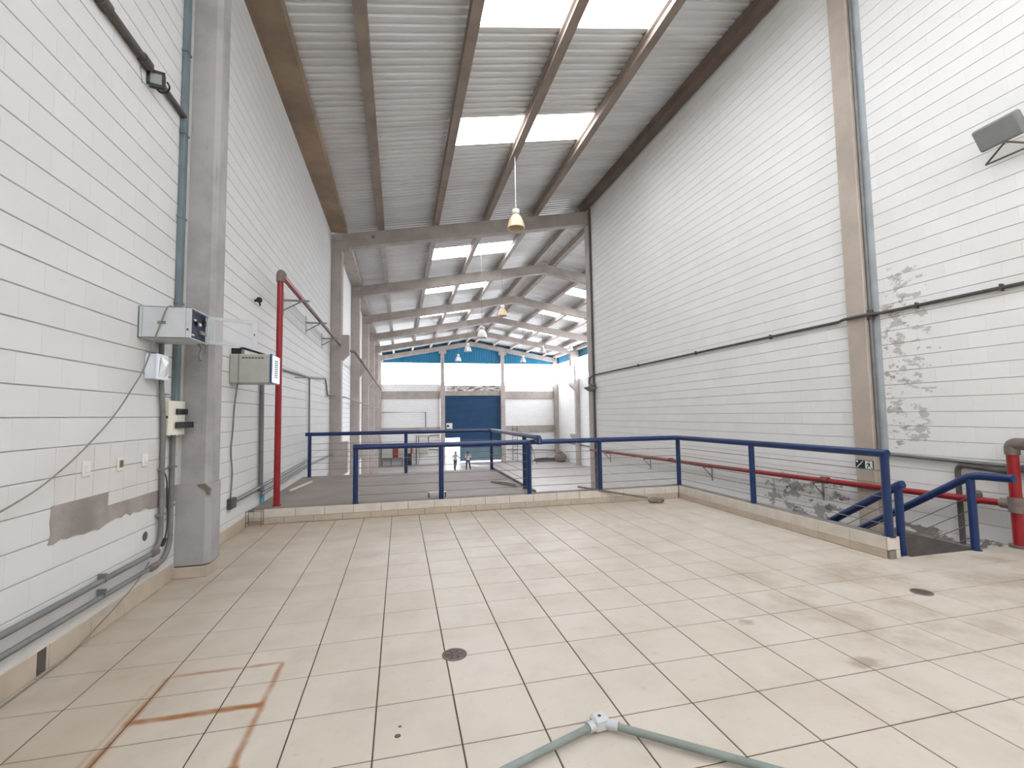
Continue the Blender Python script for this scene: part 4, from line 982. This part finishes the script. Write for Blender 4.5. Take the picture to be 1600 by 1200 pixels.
def person(label, loc, pose, mats, group=None):
    t = thing('person', label, 'person', loc, group)
    def skin(name, verts, edges, radii, mat, root=0):
        me = bpy.data.meshes.new(name); me.from_pydata(verts, edges, []); me.update()
        o = link(name, me, mat, t)
        md = o.modifiers.new('skin', 'SKIN'); md.use_smooth_shade = True
        sv = me.skin_vertices[0].data if me.skin_vertices else None
        if sv is None:
            bpy.context.view_layer.objects.active = o
            import bmesh
            bm = bmesh.new(); bm.from_mesh(me); bm.verts.layers.skin.verify(); bm.to_mesh(me); bm.free(); sv = me.skin_vertices[0].data
        for i, r in enumerate(radii): sv[i].radius = (r, r) if not isinstance(r, tuple) else r
        for i in range(len(verts)): sv[i].use_root = (i == root)
        o.modifiers.new('sub', 'SUBSURF').levels = 1; o.modifiers['sub'].render_levels = 2
        return o
    P = pose
    V = [P['pel'], P['wst'], P['chs'], P['nck'], P['hd0'], P['hd1']]
    rr = [(.15, .11), (.13, .10), (.17, .11), .055, (.075, .085), (.07, .085)]
    Ed = [(0, 1), (1, 2), (2, 3), (3, 4), (4, 5)]
    for s in ('L', 'R'):
        b = len(V); V += [P['sh' + s], P['el' + s], P['wr' + s], P['hn' + s]]; rr += [.062, .047, .033, .038]; Ed += [(2, b), (b, b + 1), (b + 1, b + 2), (b + 2, b + 3)]
        b = len(V); V += [P['hp' + s], P['kn' + s], P['an' + s], P['to' + s]]; rr += [.09, .062, .045, .042]; Ed += [(0, b), (b, b + 1), (b + 1, b + 2), (b + 2, b + 3)]
    skin('body', V, Ed, rr, M['skin'])
    n = 6; g = .016
    sv = [P['wst'], P['chs'], P['shL'], P['elL'], P['shR'], P['elR'], P['pel']]
    skin('shirt', sv, [(0, 1), (1, 2), (2, 3), (1, 4), (4, 5), (0, 6)], [(.155, .125), (.19, .13), .078, .062, .078, .062, (.17, .13)], mats[0])
    tv = [P['pel'], P['hpL'], P['knL'], P['anL'], P['hpR'], P['knR'], P['anR']]
    skin('trousers', tv, [(0, 1), (1, 2), (2, 3), (0, 4), (4, 5), (5, 6)], [(.165, .125), .108, .08, .064, .108, .08, .064], mats[1])
    h = Vector(P['hd1']); part_h = MB().sphere((h.x, h.y + P.get('hb', 0), h.z + .02), .098, 14, (1, 1.05, 1.0))
    link('hair', part_h.mesh('hair'), M['hair'], t)
    f = -1 if P.get('hb', 0) > 0 else 1
    for s in (-1, 1): link('ear', MB().sphere((h.x + s * .09, h.y, h.z - .04), .025, 8, (.5, 1, 1.4)).mesh('ear'), M['skin'], t)
    link('nose', MB().sphere((h.x, h.y + .1 * (1 if P.get('hb', 0) < 0 else -1), h.z - .05), .02, 8).mesh('nose'), M['skin'], t)
    for s in ('L', 'R'):
        a, b = Vector(P['an' + s]), Vector(P['to' + s])
        link('shoe', MB().obox(((a.x + b.x) / 2, (a.y + b.y) / 2, .045), (.10, abs(b.y - a.y) + .12, .09), None, .025).mesh('shoe'), M['black'], t)
        hn, wr = Vector(P['hn' + s]), Vector(P['wr' + s]); d = (hn - wr).normalized()
        for q in range(5):
            off = Vector((0, (q - 2) * .018, 0)) if q < 4 else Vector((.02, .045, .03))
            link('finger', MB().tube([hn + off, hn + off + d * (.05 + .012 * (2 - abs(q - 1.5))), hn + off + d * .085 + Vector((0, .012, 0))], .009, 6).mesh('finger'), M['skin'], t)
    return t
base = dict(pel=(0, 0, .95), wst=(0, 0, 1.1), chs=(0, 0, 1.36), nck=(0, 0, 1.5), hd0=(0, 0, 1.6), hd1=(0, 0, 1.7),
            shL=(-.2, 0, 1.42), elL=(-.27, .02, 1.15), wrL=(-.22, .16, 1.02), hnL=(-.17, .22, 1.0), shR=(.2, 0, 1.42), elR=(.29, .0, 1.16), wrR=(.25, .14, 1.0), hnR=(.22, .2, .98),
            hpL=(-.1, 0, .88), knL=(-.13, .02, .48), anL=(-.15, -.02, .08), toL=(-.16, .14, .04), hpR=(.1, 0, .88), knR=(.17, .03, .48), anR=(.24, 0, .08), toR=(.26, .15, .04), hb=-.03)
person('person in a pale shirt and dark jeans standing with legs apart, seen from behind', (6.23, 44.2, ZH), base, (M['shirt_w'], M['jeans']))
side = dict(base); side.update(chs=(.02, -.04, 1.34), nck=(.03, -.06, 1.47), hd0=(.03, -.07, 1.56), hd1=(.03, -.08, 1.66), shL=(-.12, .0, 1.4), shR=(.16, -.08, 1.4), elR=(.32, -.1, 1.2), wrR=(.5, -.14, 1.14), hnR=(.57, -.15, 1.14),
            knL=(-.06, .03, .48), anL=(-.1, -.02, .08), toL=(-.02, -.16, .04), knR=(.04, 0, .5), anR=(-.02, .12, .08), toR=(.05, 0, .04), hb=.02)
person('person in a pale shirt standing against the bright doorway', (5.12, 44.9, ZH), side, (M['shirt_g'], M['trousers']))

# pipe frame, boxes and ladder on the end wall
solo('wall_pipe', MB().tube([(-2.0, YE - .2, .5), (-2.0, YE - .2, 2.15), (2.7, YE - .2, 2.12), (2.7, YE - .2, .5)], .045, 8), M['dark_pipe'], 'thin dark pipe making a frame on the end wall, left part', 'pipe', (0, YE - .2, .5))
solo('wall_pipe', MB().tube([(1.7, YE - .3, ZH), (1.7, YE - .3, -.42), (3.0, YE - .3, -.5), (3.0, YE - .3, -1.7)], .06, 8).tube([(1.95, YE - .3, -1.5), (1.95, YE - .3, -.5)], .05, 8), M['fitting'], 'brown pipe arch beside the grey panel on the end wall', 'pipe', (2, YE - .3, ZH))
solo('wall_pipe', MB().tube([(3.0, YE - .3, -.45), (4.1, YE - .3, -.4)], .05, 8).tube([(3.0, YE - .3, -1.9), (4.2, YE - .3, -2.0)], .05, 8), M['fitting'], 'brown level pipes left of the shutter column', 'pipe', (3.5, YE - .3, -2))
t = thing('equipment_cabinet', 'grey cabinet on a low table by the left end of the end wall', 'cabinet', (-1.2, YE - .6, ZH))
part('body', MB().box(-1.85, -.75, YE - .9, YE - .3, -2.65, -1.3, .02), M['cab2'], t)
part('table', MB().box(-1.88, .3, YE - 1.0, YE - .2, -2.78, -2.68), M['fitting'], t)
for x in (-1.8, -.9, .2): part('leg', MB().box(x - .04, x + .04, YE - .95, YE - .85, ZH, -2.75), M['fitting'], t)
t = thing('hose_cabinet', 'red fire hose cabinet on the end wall', 'cabinet', (-.45, YE - .4, -2.6))
part('body', MB().box(-.72, -.18, YE - .95, YE - .4, -2.66, -1.4, .02), M['red'], t)
part('door', MB().box(-.68, -.22, YE - .97, YE - .95, -2.55, -1.5, .005), M['red_old'], t)
t = thing('equipment_cabinet', 'tall dark cabinet with a red edge on the end wall', 'cabinet', (.95, YE - .5, ZH))
part('body', MB().box(.72, 1.2, YE - .9, YE - .4, ZH, -2.2, .02), M['black'], t)
part('upper_box', MB().box(.55, 1.1, YE - .85, YE - .4, -2.2, -1.3, .02), M['cab2'], t)
part('edge_strip', MB().box(1.1, 1.3, YE - .92, YE - .4, -2.2, -1.2), M['red_old'], t)
t = thing('equipment_cabinet', 'grey panel under the brown pipe arch on the end wall', 'cabinet', (2.4, YE - .4, -2.4))
part('body', MB().box(2.0, 2.9, YE - .6, YE - .3, -2.35, -1.55, .02), M['cab2'], t)
part('strut', MB().tube([(2.1, YE - .5, -2.4), (1.85, YE - .9, ZH)], .03, 6), M['fitting'], t)
t = thing('wall_ladder', 'thin steel ladder on the end wall right of the shutter', 'ladder', (12.55, YE - .3, ZH))
for x in (12.4, 12.95): part('stile', MB().cyl((x, YE - .25, ZH), (x, YE - .25, .3), .03, 6), M['dark_pipe'], t)
for k in range(9): part('rung', MB().cyl((12.4, YE - .25, ZH + .35 + k * .4), (12.95, YE - .25, ZH + .35 + k * .4), .022, 6), M['dark_pipe'], t)
solo('wall_pipe', MB().tube([(11.7, YE - .2, -2.2), (17.4, YE - .2, -2.45)], .05, 8).tube([(XF - .1, YE - .4, -1.4), (XF - .1, 40, -1.5)], .08, 8), M['zinc_pipe'], 'grey pipes low on the right part of the hall walls', 'pipe', (14, YE - .2, -2.3))
solo('plank_pile', MB().obox((15.7, 49.8, ZH + .1), (2.4, 1.2, .2), Matrix.Rotation(R(8), 3, 'Z')).obox((15.9, 49.8, ZH + .24), (1.9, .9, .12), Matrix.Rotation(R(-6), 3, 'Z')).obox((15.2, 49.6, ZH + .33), (1.5, .3, .08), Matrix.Rotation(R(15), 3, 'Z')), M['dark_pipe'], 'low dark pile of planks on the hall floor at the right', 'pile', (15.8, 49.8, ZH))
solo('covered_heap', MB().sphere((17.0, 48.6, ZH + .45), .75, 14, (.9, .8, .75)).sphere((16.9, 48.5, ZH + 1.0), .35, 10, (.9, .8, .7)), M['rag'], 'grey covered heap beside the plank pile', 'heap', (17.0, 48.6, ZH))
t = thing('tripod', 'thin dark tripod stand left of the plank pile', 'tripod', (13.3, 47.0, ZH))
for a in range(3): part('leg', MB().cyl((13.3, 47, ZH + 1.9), (13.3 + .6 * math.cos(a * 2.1 + .3), 47 + .6 * math.sin(a * 2.1 + .3), ZH), .025, 6), M['dark_pipe'], t)
part('mast', MB().cyl((13.3, 47, ZH + 1.0), (13.3, 47, ZH + 2.3), .03, 6), M['dark_pipe'], t)
